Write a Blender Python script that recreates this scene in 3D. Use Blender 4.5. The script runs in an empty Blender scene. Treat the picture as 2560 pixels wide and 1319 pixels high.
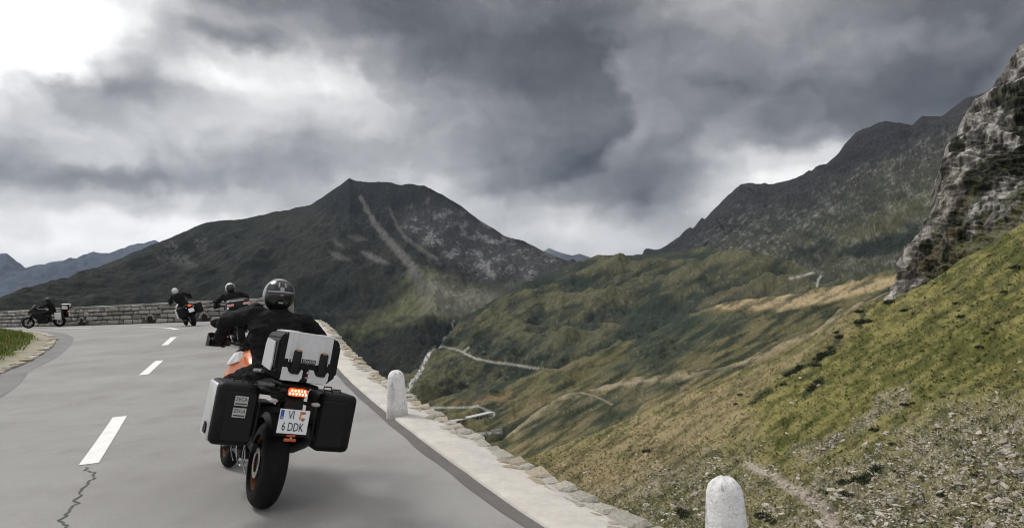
import bpy, bmesh, math, random
import numpy as np
from mathutils import Vector, Matrix
rnd = random.Random(11)
RNG = np.random.default_rng(5)
SC = bpy.context.scene
COL = SC.collection

# ------------------------------------------------------------------ camera
FPX, IW, IH = 1650.0, 2560.0, 1319.0
PITCH, ROLL, CZ = math.atan(75.5 / FPX), math.radians(2.5), 1.5
cF = np.array([0, math.cos(PITCH), math.sin(PITCH)])
_U0 = np.array([0, -math.sin(PITCH), math.cos(PITCH)]); _R0 = np.array([1.0, 0, 0])
cR = math.cos(ROLL) * _R0 - math.sin(ROLL) * _U0
cU = math.cos(ROLL) * _U0 + math.sin(ROLL) * _R0
cam = bpy.data.cameras.new('camera'); camo = bpy.data.objects.new('camera', cam); COL.objects.link(camo)
cam.sensor_width = 36.0; cam.lens = 36.0 * FPX / IW; cam.clip_start = 0.05; cam.clip_end = 60000
M = Matrix.Identity(4)
for i in range(3):
    M[i][0], M[i][1], M[i][2] = cR[i], cU[i], -cF[i]
M[2][3] = CZ
camo.matrix_world = M
SC.camera = camo
vs = SC.view_settings
vs.view_transform = 'Standard'; vs.look = 'None'; vs.gamma = 1.0; vs.use_curve_mapping = False
EXPO = 0.7
vs.exposure = EXPO
SC.cycles.use_denoising = True; SC.cycles.filter_width = 1.05
SC.cycles.max_bounces = 4; SC.cycles.volume_bounces = 0; SC.cycles.use_adaptive_sampling = True; SC.cycles.adaptive_threshold = 0.015

def s2l(v):
    v = np.asarray(v, float) / 255.0
    return np.where(v <= 0.04045, v / 12.92, ((v + 0.055) / 1.055) ** 2.4)

def ray(x, y):
    """world direction with unit forward depth through photo point x, y"""
    x = np.asarray(x, float)[..., None]; y = np.asarray(y, float)[..., None]
    return cF + cR * (x - IW / 2) / FPX + cU * (IH / 2 - y) / FPX

def project(P):
    v = np.asarray(P, float) - np.array([0, 0, CZ]); d = v @ cF
    return IW / 2 + FPX * (v @ cR) / d, IH / 2 - FPX * (v @ cU) / d

# ------------------------------------------------------------------ world: stormy broken cloud
SUN_AZ, SUN_EL = math.radians(-62), math.radians(52)      # azimuth from +Y towards +X
SKYX = [0, 160, 320, 480, 640, 800, 960, 1120, 1280, 1440, 1600, 1760, 1920, 2080, 2240, 2400, 2560]
SKYY = [0, 40, 80, 120, 160, 200, 240, 280, 320, 360, 400, 440, 480, 520, 560, 600, 640]
SKYV = [
 [258,258,225,165,140,130,118,125,125,120,140,175,165,152,140,130,120],
 [262,262,248,185,160,138,118,118,116,112,130,160,165,155,142,128,117],
 [264,264,256,165,190,160,122,110,108,108,120,140,158,152,145,125,115],
 [264,264,240,115,112,200,150,108,104,100,125,142,152,138,115,103,110],
 [264,264,205,222,232,205,165,115,105,108,135,155,150,125,108,100,122],
 [245,205,150,240,252,225,185,130,105,113,135,148,140,112,102,103,120],
 [218,160,150,190,235,222,195,160,125,116,130,142,130,112,103,113,120],
 [205,188,180,205,222,212,205,165,150,128,135,147,122,115,110,125,125],
 [182,198,212,210,212,198,200,160,138,128,145,150,122,112,113,130,130],
 [165,195,205,205,192,175,182,165,132,118,140,148,140,190,150,150,150],
 [158,180,178,185,165,165,180,165,132,110,122,145,215,225,190,170,160],
 [152,136,128,145,165,168,190,188,138,107,110,155,236,238,200,180,170],
 [200,182,158,165,172,188,185,205,150,135,107,190,238,225,200,180,170],
 [228,228,222,212,195,180,185,208,165,185,140,195,205,210,200,180,170],
 [240,246,246,244,215,190,185,182,200,222,190,178,200,200,190,180,170],
 [228,245,240,232,205,190,185,178,205,222,212,185,190,190,185,180,170],
 [218,228,226,220,200,190,185,180,190,192,180,180,185,185,180,180,170]]
SKYV = np.array(SKYV, float)

def sky_value(az, el):
    d = np.array([math.sin(az) * math.cos(el), math.cos(az) * math.cos(el), math.sin(el)])
    k = d @ cF
    x = np.clip(IW / 2 + FPX * (d @ cR) / k, 0, 2559); y = np.clip(IH / 2 - FPX * (d @ cU) / k, 0, 639)
    fx = x / 160; fy = y / 40; ix = int(min(fx, 15)); iy = int(min(fy, 15)); tx = fx - ix; ty = fy - iy
    a = SKYV[iy, ix] * (1 - tx) + SKYV[iy, ix + 1] * tx; b = SKYV[iy + 1, ix] * (1 - tx) + SKYV[iy + 1, ix + 1] * tx
    return a * (1 - ty) + b * ty

W = bpy.data.worlds.new('World'); SC.world = W; W.use_nodes = True
NT = W.node_tree; NT.nodes.clear()
class NB:
    """tiny node helper"""
    def __init__(s, nt): s.nt = nt
    def n(s, t, **kw):
        o = s.nt.nodes.new(t)
        for k, v in kw.items(): setattr(o, k, v)
        return o
    def put(s, sock, v):
        if hasattr(v, 'is_output') or isinstance(v, bpy.types.NodeSocket): s.nt.links.new(v, sock)
        else: sock.default_value = v
    def math(s, op, a, b=0.0, c=0.0, clamp=False):
        o = s.n('ShaderNodeMath', operation=op, use_clamp=clamp)
        s.put(o.inputs[0], a); s.put(o.inputs[1], b); s.put(o.inputs[2], c); return o.outputs[0]
    def vmath(s, op, a, b=(0, 0, 0), scale=None):
        o = s.n('ShaderNodeVectorMath', operation=op); s.put(o.inputs[0], a); s.put(o.inputs[1], b)
        if scale is not None: s.put(o.inputs['Scale'], scale)
        return o.outputs[0]
    def maprange(s, v, a, b, c=0.0, d=1.0, kind='SMOOTHSTEP'):
        o = s.n('ShaderNodeMapRange', interpolation_type=kind); s.put(o.inputs[0], v)
        for k, q in zip((1, 2, 3, 4), (a, b, c, d)): s.put(o.inputs[k], q)
        return o.outputs[0]
    def noise(s, vec, scale, detail=4, rough=0.5, dist=0.0, out=0, lac=2.0):
        o = s.n('ShaderNodeTexNoise'); s.put(o.inputs['Vector'], vec)
        o.inputs['Scale'].default_value = scale; o.inputs['Detail'].default_value = detail
        o.inputs['Roughness'].default_value = rough; o.inputs['Distortion'].default_value = dist
        o.inputs['Lacunarity'].default_value = lac
        return o.outputs[out]
    def mix(s, f, a, b, mode='MIX'):
        o = s.n('ShaderNodeMix', data_type='RGBA', blend_type=mode); s.put(o.inputs[0], f); s.put(o.inputs[6], a); s.put(o.inputs[7], b)
        return o.outputs[2]
    def fmix(s, f, a, b):
        o = s.n('ShaderNodeMix', data_type='FLOAT'); s.put(o.inputs[0], f); s.put(o.inputs[2], a); s.put(o.inputs[3], b)
        return o.outputs[0]
    def ramp(s, f, stops, interp='LINEAR'):
        o = s.n('ShaderNodeValToRGB'); s.put(o.inputs[0], f); cr = o.color_ramp; cr.interpolation = interp
        while len(cr.elements) < len(stops): cr.elements.new(1.0)
        for e, (p, c) in zip(cr.elements, stops):
            e.position = p; e.color = (*c, 1) if hasattr(c, '__len__') else (c, c, c, 1)
        return o.outputs[0]

PUFF = 0.16
def build_world():
    b = NB(NT)
    tc = b.n('ShaderNodeTexCoord').outputs['Generated']
    dirn = b.vmath('NORMALIZE', tc)
    sep = b.n('ShaderNodeSeparateXYZ'); b.put(sep.inputs[0], dirn)
    # flattened direction: clouds are wider than tall near the horizon
    flat = b.vmath('MULTIPLY', dirn, (1.0, 1.0, 1.25))
    w1 = b.noise(flat, 5.0, 3, 0.55, out=1); w1 = b.vmath('SUBTRACT', w1, (0.5, 0.5, 0.5))
    w2 = b.noise(flat, 15.0, 5, 0.6, out=1); w2 = b.vmath('SUBTRACT', w2, (0.5, 0.5, 0.5))
    warp = b.vmath('ADD', b.vmath('SCALE', w1, scale=0.075), b.vmath('SCALE', w2, scale=0.065))
    ws = b.n('ShaderNodeSeparateXYZ'); b.put(ws.inputs[0], warp)
    az = b.math('ADD', b.math('ARCTAN2', sep.outputs[0], sep.outputs[1]), ws.outputs[0])
    el = b.math('ADD', b.math('ARCSINE', sep.outputs[2]), b.math('MULTIPLY', ws.outputs[2], 0.75))
    A0, A1 = math.radians(-39), math.radians(39)
    fa = b.math('DIVIDE', b.math('SUBTRACT', az, A0), A1 - A0, clamp=True)
    E0, dE, NR = math.radians(-1.0), math.radians(1.55), 18
    acc = None
    for j in range(NR):
        e = E0 + j * dE
        st = [(i / 31.0, min(1.0, sky_value(A0 + (A1 - A0) * i / 31.0, e) / 270.0)) for i in range(32)]
        r = b.ramp(fa, st, 'EASE')
        q = b.math('DIVIDE', b.math('SUBTRACT', el, e), dE)
        if j == 0: q = b.math('MAXIMUM', q, 0.0)
        if j == NR - 1: q = b.math('MINIMUM', q, 0.0)
        wgt = b.maprange(b.math('ABSOLUTE', q), 0.0, 1.0, 1.0, 0.0)
        t = b.math('MULTIPLY', r, wgt)
        acc = t if acc is None else b.math('ADD', acc, t)
    # outside the part of the sky that is in view the same broken cloud goes on raised brighter than in view, to lift the light on the scene
    out_az = b.maprange(b.math('ABSOLUTE', az), math.radians(40), math.radians(75))
    out_el = b.maprange(el, math.radians(25), math.radians(42))
    outf = b.math('MAXIMUM', out_az, out_el)
    big = b.noise(flat, 3.1, 4, 0.5)
    gen = b.maprange(big, 0.3, 0.7, 0.70, 0.95)
    v = b.fmix(outf, acc, gen)
    # billow detail: puffs from a smooth cell noise lit from the upper left, plus soft fbm
    offs = b.vmath('ADD', flat, (-0.020, 0.0, 0.030))
    w3 = b.vmath('ADD', b.vmath('SCALE', w1, scale=0.20), b.vmath('SCALE', w2, scale=0.07))
    def puff(vec, sc):
        o = b.n('ShaderNodeTexNoise', noise_type='RIDGED_MULTIFRACTAL'); b.put(o.inputs['Vector'], vec); o.inputs['Scale'].default_value = sc
        o.inputs['Detail'].default_value = 3.5; o.inputs['Roughness'].default_value = 0.55; o.inputs['Offset'].default_value = 0.9; o.inputs['Gain'].default_value = 0.8
        return o.outputs[0]
    warped = b.vmath('ADD', flat, w3); warpedo = b.vmath('ADD', offs, w3)
    p0 = puff(warped, 3.6); p1 = puff(warpedo, 3.6)
    n0 = b.noise(warped, 6.0, 4, 0.5)
    m0 = b.noise(warped, 22.0, 4, 0.6)
    relief = b.math('SUBTRACT', p1, p0)
    det = b.math('ADD', b.math('MULTIPLY', b.math('SUBTRACT', n0, 0.5), -0.15), b.math('MULTIPLY', relief, PUFF))
    det = b.math('ADD', det, b.math('MULTIPLY', b.math('SUBTRACT', m0, 0.5), -0.11))
    # detail shows most in the mid tones, burnt-out gaps stay white
    dm = b.maprange(v, 0.86, 1.0, 1.0, 0.15)
    v = b.math('ADD', v, b.math('MULTIPLY', det, dm))
    v = b.math('MAXIMUM', v, 0.2)
    v = b.math('ADD', b.math('MULTIPLY', b.math('SUBTRACT', v, 0.55), 1.25), 0.53)
    vv = b.math('MULTIPLY', v, 270.0 / 255.0)
    lin = b.math('POWER', b.math('DIVIDE', b.math('ADD', vv, 0.055), 1.055), 2.4)
    tint = b.ramp(v, [(0.30, (0.965, 0.985, 1.04)), (0.6, (0.985, 0.99, 1.01)), (0.85, (1.0, 0.995, 0.99)), (1.0, (1.0, 1.0, 1.0))])
    low = b.maprange(el, math.radians(2), math.radians(12), 1.0, 0.0)
    tint = b.mix(b.math('MULTIPLY', low, 0.7), tint, (1.03, 0.995, 0.955, 1))
    cl = b.vmath('SCALE', tint, scale=lin)
    cl = b.vmath('SCALE', cl, scale=1.0 / (2 ** EXPO))
    sky = b.n('ShaderNodeTexSky'); sky.sky_type = 'NISHITA'; sky.sun_disc = False
    sky.sun_elevation = SUN_EL; sky.sun_rotation = SUN_AZ; sky.air_density = 1.0; sky.dust_density = 2.0; sky.altitude = 2000
    blue = b.vmath('SCALE', sky.outputs[0], scale=0.08)
    fin = b.mix(0.96, blue, cl)
    bg = b.n('ShaderNodeBackground'); b.put(bg.inputs[0], fin); bg.inputs[1].default_value = 1.0
    out = b.n('ShaderNodeOutputWorld'); NT.links.new(bg.outputs[0], out.inputs[0])
build_world()
W.cycles.sampling_method = 'MANUAL'; W.cycles.sample_map_resolution = 512

sun = bpy.data.lights.new('sun', 'SUN'); suno = bpy.data.objects.new('sun', sun); COL.objects.link(suno)
sun.energy = 1.25; sun.angle = math.radians(16); sun.color = (1.0, 0.965, 0.92)
sd = Vector((math.sin(SUN_AZ) * math.cos(SUN_EL), math.cos(SUN_AZ) * math.cos(SUN_EL), math.sin(SUN_EL)))
suno.rotation_euler = sd.to_track_quat('Z', 'Y').to_euler()

# ------------------------------------------------------------------ noise in numpy
def _h(ix, iy, seed):
    h = ix * np.uint32(374761393) + iy * np.uint32(668265263) + np.uint32((seed * 1442695041) & 0xffffffff)
    h = (h ^ (h >> np.uint32(13))) * np.uint32(1274126177)
    h = (h ^ (h >> np.uint32(16))) * np.uint32(2246822519)
    return h >> np.uint32(22)
_CA = np.cos(np.arange(1024) * (2 * math.pi / 1024)).astype(np.float32); _SA = np.sin(np.arange(1024) * (2 * math.pi / 1024)).astype(np.float32)
def noise2(x, y, seed=0):
    x = np.asarray(x, np.float64); y = np.asarray(y, np.float64)
    ix = np.floor(x); iy = np.floor(y); fx = (x - ix).astype(np.float32); fy = (y - iy).astype(np.float32)
    jx = ix.astype(np.int64).astype(np.uint32); jy = iy.astype(np.int64).astype(np.uint32)
    ux = fx * fx * fx * (fx * (fx * 6 - 15) + 10); uy = fy * fy * fy * (fy * (fy * 6 - 15) + 10)
    def g(dx, dy):
        a = _h(jx + np.uint32(dx), jy + np.uint32(dy), seed)
        return _CA[a] * (fx - dx) + _SA[a] * (fy - dy)
    n0 = g(0, 0); n0 = n0 + (g(1, 0) - n0) * ux; n1 = g(0, 1); n1 = n1 + (g(1, 1) - n1) * ux
    return (n0 + (n1 - n0) * uy) * 1.5
def fbm(x, y, o=5, seed=0, gain=0.5):
    s = 0; a = 1.0; t = 0
    for k in range(o):
        s = s + a * noise2(x, y, seed + k * 17); t += a; a *= gain
        x, y = (x * 1.62 + y * 1.18) + 3.7, (y * 1.62 - x * 1.18) + 1.3
    return s / t * 1.6
def ridged(x, y, o=5, seed=0, gain=0.5):
    s = 0; a = 1.0; t = 0
    for k in range(o):
        s = s + a * (1 - np.abs(noise2(x, y, seed + k * 17)) * 2); t += a; a *= gain
        x, y = (x * 1.62 + y * 1.18) + 3.7, (y * 1.62 - x * 1.18) + 1.3
    return s / t
def sm(a, b, x):
    t = np.clip((x - a) / (b - a), 0, 1); return t * t * (3 - 2 * t)
def lerp(a, b, t):
    t = np.asarray(t)[..., None]; return a * (1 - t) + np.asarray(b) * t
def polymask(px, py, pts, soft=10):
    """soft inside mask of a polygon drawn in photo coordinates on the ground it lies on"""
    ins = np.zeros(px.shape, bool); dist = np.full(px.shape, 1e9); n = len(pts)
    for i in range(n):
        x0, y0 = pts[i]; x1, y1 = pts[(i + 1) % n]
        c = ((y0 > py) != (y1 > py)); ins ^= c & (px < (x1 - x0) * (py - y0) / ((y1 - y0) or 1e-9) + x0)
        dist = np.minimum(dist, segd(px, py, x0, y0, x1, y1))
    return sm(-soft, soft, np.where(ins, dist, -dist))
def segd(px, py, x0, y0, x1, y1):
    dx, dy = x1 - x0, y1 - y0; t = np.clip(((px - x0) * dx + (py - y0) * dy) / (dx * dx + dy * dy + 1e-9), 0, 1)
    return np.hypot(px - x0 - t * dx, py - y0 - t * dy)
def linemask(px, py, pts, w0, w1=None, soft=0.6):
    best = np.zeros(px.shape); n = len(pts) - 1; w1 = w0 if w1 is None else w1
    for i in range(n):
        w = w0 + (w1 - w0) * (i + .5) / n
        best = np.maximum(best, 1 - sm(w * (1 - soft), w * (1 + soft), segd(px, py, *pts[i], *pts[i + 1])))
    return best

# ------------------------------------------------------------------ objects
def tag(o, label=None, cat=None, group=None, kind=None):
    for k, v in (('label', label), ('category', cat), ('group', group), ('kind', kind)):
        if v: o[k] = v
    return o
def link(name, me, parent=None):
    o = bpy.data.objects.new(name, me); COL.objects.link(o)
    if parent is not None: o.parent = parent
    return o
def empty(name, mat=None):
    o = bpy.data.objects.new(name, None); COL.objects.link(o); o.empty_display_size = 0.1
    if mat is not None: o.matrix_world = mat
    return o
def grid_mesh(name, P, cols=None, mat=None, flip=False):
    """P: (rows, cols, 3) sheet"""
    nr, nc = P.shape[:2]; me = bpy.data.meshes.new(name)
    V = P.reshape(-1, 3).astype(np.float32)
    i = np.arange(nr * nc).reshape(nr, nc)
    a, b_, c, d = i[:-1, :-1], i[:-1, 1:], i[1:, 1:], i[1:, :-1]
    Fq = np.stack([a, b_, c, d] if not flip else [a, d, c, b_], -1).reshape(-1, 4)
    me.vertices.add(len(V)); me.vertices.foreach_set('co', V.ravel())
    me.loops.add(Fq.size); me.loops.foreach_set('vertex_index', Fq.ravel().astype(np.int32))
    me.polygons.add(len(Fq)); me.polygons.foreach_set('loop_start', np.arange(0, Fq.size, 4, dtype=np.int32))
    me.polygons.foreach_set('use_smooth', np.ones(len(Fq), bool))
    me.update(calc_edges=True)
    if cols is not None: set_col(me, cols)
    if mat: me.materials.append(mat)
    return me
def set_col(me, cols):
    at = me.color_attributes.new('Col', 'FLOAT_COLOR', 'POINT')
    c4 = np.ones((len(me.vertices), 4), np.float32); c4[:, :3] = np.clip(cols.reshape(-1, 3), 0.002, 0.95)
    at.data.foreach_set('color', c4.ravel())
def tri_mesh(name, V, Fc, mat=None, cols=None, smooth=False):
    me = bpy.data.meshes.new(name); V = np.asarray(V, np.float32); Fc = np.asarray(Fc, np.int32); k = Fc.shape[1]
    me.vertices.add(len(V)); me.vertices.foreach_set('co', V.ravel())
    me.loops.add(Fc.size); me.loops.foreach_set('vertex_index', Fc.ravel())
    me.polygons.add(len(Fc)); me.polygons.foreach_set('loop_start', np.arange(0, Fc.size, k, dtype=np.int32))
    me.polygons.foreach_set('use_smooth', np.full(len(Fc), smooth))
    me.update(calc_edges=True)
    if cols is not None: set_col(me, np.asarray(cols))
    if mat: me.materials.append(mat)
    return me

# ------------------------------------------------------------------ materials
MATS = {}
def mat(name, col=(.5, .5, .5), rough=0.6, metal=0.0, var=0.12, vscale=6.0, bump=0.0, bscale=40.0, spec=0.5, attr=False, emit=None, coat=0.0, layers=None):
    if name in MATS: return MATS[name]
    m = bpy.data.materials.new(name); m.use_nodes = True; nt = m.node_tree; nt.nodes.clear(); b = NB(nt)
    p = b.n('ShaderNodeBsdfPrincipled'); o = b.n('ShaderNodeOutputMaterial'); nt.links.new(p.outputs[0], o.inputs[0])
    tc = b.n('ShaderNodeTexCoord').outputs['Object']
    if attr:
        at = b.n('ShaderNodeAttribute'); at.attribute_name = 'Col'; base = at.outputs[0]
    else:
        rg = b.n('ShaderNodeRGB'); rg.outputs[0].default_value = (*col, 1); base = rg.outputs[0]
    if var:
        n1 = b.noise(tc, vscale, 6, 0.6); n2 = b.noise(tc, vscale * 7.3, 4, 0.6)
        f = b.math('ADD', b.math('MULTIPLY', n1, 0.6), b.math('MULTIPLY', n2, 0.4))
        f = b.maprange(f, 0.28, 0.72, 1 - var * 1.6, 1 + var * 1.6, 'LINEAR')
        base = b.vmath('SCALE', base, scale=f)
    if layers: base = layers(b, tc, base)
    b.put(p.inputs['Base Color'], base)
    p.inputs['Roughness'].default_value = rough; p.inputs['Metallic'].default_value = metal
    p.inputs['Specular IOR Level'].default_value = spec; p.inputs['Coat Weight'].default_value = coat
    if rough > 0.25 and var and not attr:
        r = b.maprange(b.noise(tc, vscale * 2.1, 5, 0.6), 0.3, 0.7, rough * 0.85, min(1, rough * 1.15), 'LINEAR'); b.put(p.inputs['Roughness'], r)
    if bump:
        bn = b.n('ShaderNodeBump'); bn.inputs['Strength'].default_value = min(1.0, bump); bn.inputs['Distance'].default_value = 0.6 / bscale
        b.put(bn.inputs['Height'], b.noise(tc, bscale, 6, 0.62)); nt.links.new(bn.outputs[0], p.inputs['Normal'])
    if emit:
        p.inputs['Emission Color'].default_value = (*emit[0], 1); p.inputs['Emission Strength'].default_value = emit[1]
    MATS[name] = m
    return m
# ------------------------------------------------------------------ landforms
def curve(pts, xs, blur=0):
    pts = np.array(pts, float); y = np.interp(xs, pts[:, 0], pts[:, 1]); d = np.exp(np.interp(xs, pts[:, 0], np.log(pts[:, 2])))
    k = max(3, int(len(xs) * 0.02) | 1)
    def sb(a, k):
        w = np.hanning(k + 2)[1:-1]; w /= w.sum(); return np.convolve(np.pad(a, k // 2, mode='edge'), w, 'valid')
    d = sb(d, k * 3 | 1)
    if blur: y = sb(y, int(len(xs) * blur) | 1)
    return y, d
class Land:
    """a hill sheet: cross-slope curves given by bearing, height angle and distance, joined into slopes, roughened by noise"""
    def __init__(s, name, curves, x0, x1, nx, nv, amp, wl, stretch, color, material, seed, crest_fade=0.25, jag=0, back=True, rough=0.5, extra=None, streak=None, cs=.84, grey=0.0):
        xs = np.linspace(x0, x1, nx); K = len(curves)
        Y = []; D = []
        for k, c in enumerate(curves):
            y, d = curve(c, xs, 0.004 if k == 0 else 0.05); Y.append(y); D.append(np.log(d))
        if jag: Y[0] = Y[0] + jag * fbm(xs / 45.0, xs * 0, 5, seed + 90, 0.6)
        Y.append(Y[-1] + 110); D.append(D[-1] - .16); nv = int(nv * (K + .0) / (K - 1)) if K > 1 else nv; K += 1
        Y = np.array(Y); D = np.array(D)
        v = np.linspace(0, K - 1, nv) if K == 2 else np.linspace(0, K - 1, nv)
        def cat(A):
            B = np.concatenate([2 * A[:1] - A[1:2], A, 2 * A[-1:] - A[-2:-1]])
            k = np.clip(np.floor(v).astype(int), 0, K - 2); t = (v - k)[:, None]
            p0, p1, p2, p3 = B[k], B[k + 1], B[k + 2], B[k + 3]
            return 0.5 * (2 * p1 + (p2 - p0) * t + (2 * p0 - 5 * p1 + 4 * p2 - p3) * t * t + (3 * p1 - p0 - 3 * p2 + p3) * t ** 3)
        py = cat(Y); dd = np.exp(cat(D)); px = np.repeat(xs[None], nv, 0)
        P = ray(px, py) * dd[..., None] + np.array([0, 0, CZ])
        X, Yw = P[..., 0], P[..., 1]
        n = fbm(X / wl, Yw / (wl * stretch), 6, seed, rough) + 0.6 * (ridged(X / wl * 0.7 + 9, Yw / (wl * stretch) * 0.7, 5, seed + 5, rough) - 0.55)
        fade = crest_fade + (1 - crest_fade) * sm(0, 0.35, v)[:, None]
        h = amp * n * fade
        if streak:
            ang, wa, wb, am = streak
            sa = (px * math.cos(ang) - py * math.sin(ang)); ta = (px * math.sin(ang) + py * math.cos(ang))
            h = h + am * (fbm(sa / wa, ta / wb, 5, seed + 33, 0.55)) * fade
        if extra is not None: h = h + extra(px, py, P, seed)
        P = P.copy(); P[..., 2] += h
        s.px, s.py, s.P, s.n, s.v = px, py, P, n, v
        # bearing and height angle of the roughened surface, so that ground cover and later things sit where they should
        s.qx, s.qy = project(P.reshape(-1, 3)); s.qx = s.qx.reshape(px.shape); s.qy = s.qy.reshape(px.shape)
        cols = color(s.qx, s.qy, P, n, seed) * cs; cols = cols + grey * (cols.mean(-1, keepdims=True) - cols)
        s.cols = cols
        G = P; GC = cols
        if back:
            top = P[:1]; hd = top - np.array([0, 0, CZ]); hd = hd.copy(); hd[..., 2] = 0
            rows = [top + hd * k - np.array([0, 0, 1.0]) * np.linalg.norm(hd, axis=-1, keepdims=True) * z for k, z in ((0.30, 0.16), (0.12, 0.05), (0.04, 0.012), (0.012, 0.002))]
            G = np.concatenate(rows + [G]); GC = np.concatenate([cols[:1]] * 4 + [GC])
        o = link(name, grid_mesh(name, G, GC, material, flip=True)); tag(o, kind='structure'); s.o = o
    def at(s, x, y):
        """ground point seen in direction x, y, and its colour"""
        c = int(np.clip(round((x - s.px[0, 0]) / (s.px[0, 1] - s.px[0, 0])), 0, s.px.shape[1] - 1))
        col = s.qy[:, c]; ok = np.where(col >= y)[0]
        r = int(ok[0]) if len(ok) else s.px.shape[0] - 1
        return s.P[r, c].copy(), s.cols[r, c]

def land_mat(name, sc, bump=0.6, var=0.16):
    return mat(name, attr=True, rough=0.95, spec=0.08, var=var, vscale=sc, bump=bump, bscale=sc * 4)

ROCK = np.array([.17, .165, .16]); DROCK = np.array([.045, .046, .05]); SHRUB_AND_SHADE = np.array([.014, .022, .017])
GRASS = np.array([.055, .066, .022]); OLIVE = np.array([.075, .072, .03]); TAN = np.array([.22, .165, .085]); DKG = np.array([.026, .032, .02])

def col_far(c):
    def f(px, py, P, n, seed):
        t = sm(-.4, .5, n + 0.5 * fbm(px / 20, py / 14, 4, seed)); return lerp(np.array(c) * 0.6, np.array(c) * 1.4, t)
    return f

Land('far_range', [[(-250, 660, 9500), (-100, 600, 9500), (0, 634, 9500), (15, 631, 9500), (32, 641, 9500), (62, 663, 9500), (85, 657, 9500), (112, 661, 9500), (140, 655, 9500), (176, 643, 9500), (190, 646, 9500), (234, 627, 9500), (250, 632, 9500), (272, 635, 9500), (300, 624, 9500), (345, 607, 9500), (358, 612, 9500), (372, 608, 9500), (390, 604, 9500), (410, 616, 9500), (480, 650, 9500), (700, 640, 9500)],
     [(-250, 720, 8200), (700, 720, 8200)], [(-250, 830, 6500), (700, 830, 6500)]], -250, 700, 380, 110, 150, 600, 1.6, col_far((.05, .06, .08)), land_mat('far_rock', 0.004), 3, jag=4.5)
Land('distant_peaks', [[(1200, 660, 11500), (1340, 640, 11500), (1372, 621, 11500), (1385, 626, 11500), (1402, 632, 11500), (1430, 637, 11500), (1450, 632, 11500), (1470, 640, 11500), (1520, 660, 11500), (1650, 640, 11500), (1800, 660, 11500)],
     [(1200, 720, 10000), (1800, 720, 10000)]], 1200, 1800, 160, 40, 60, 600, 2.0, col_far((.09, .10, .12)), MATS['far_rock'], 4, jag=1.0)

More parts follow.
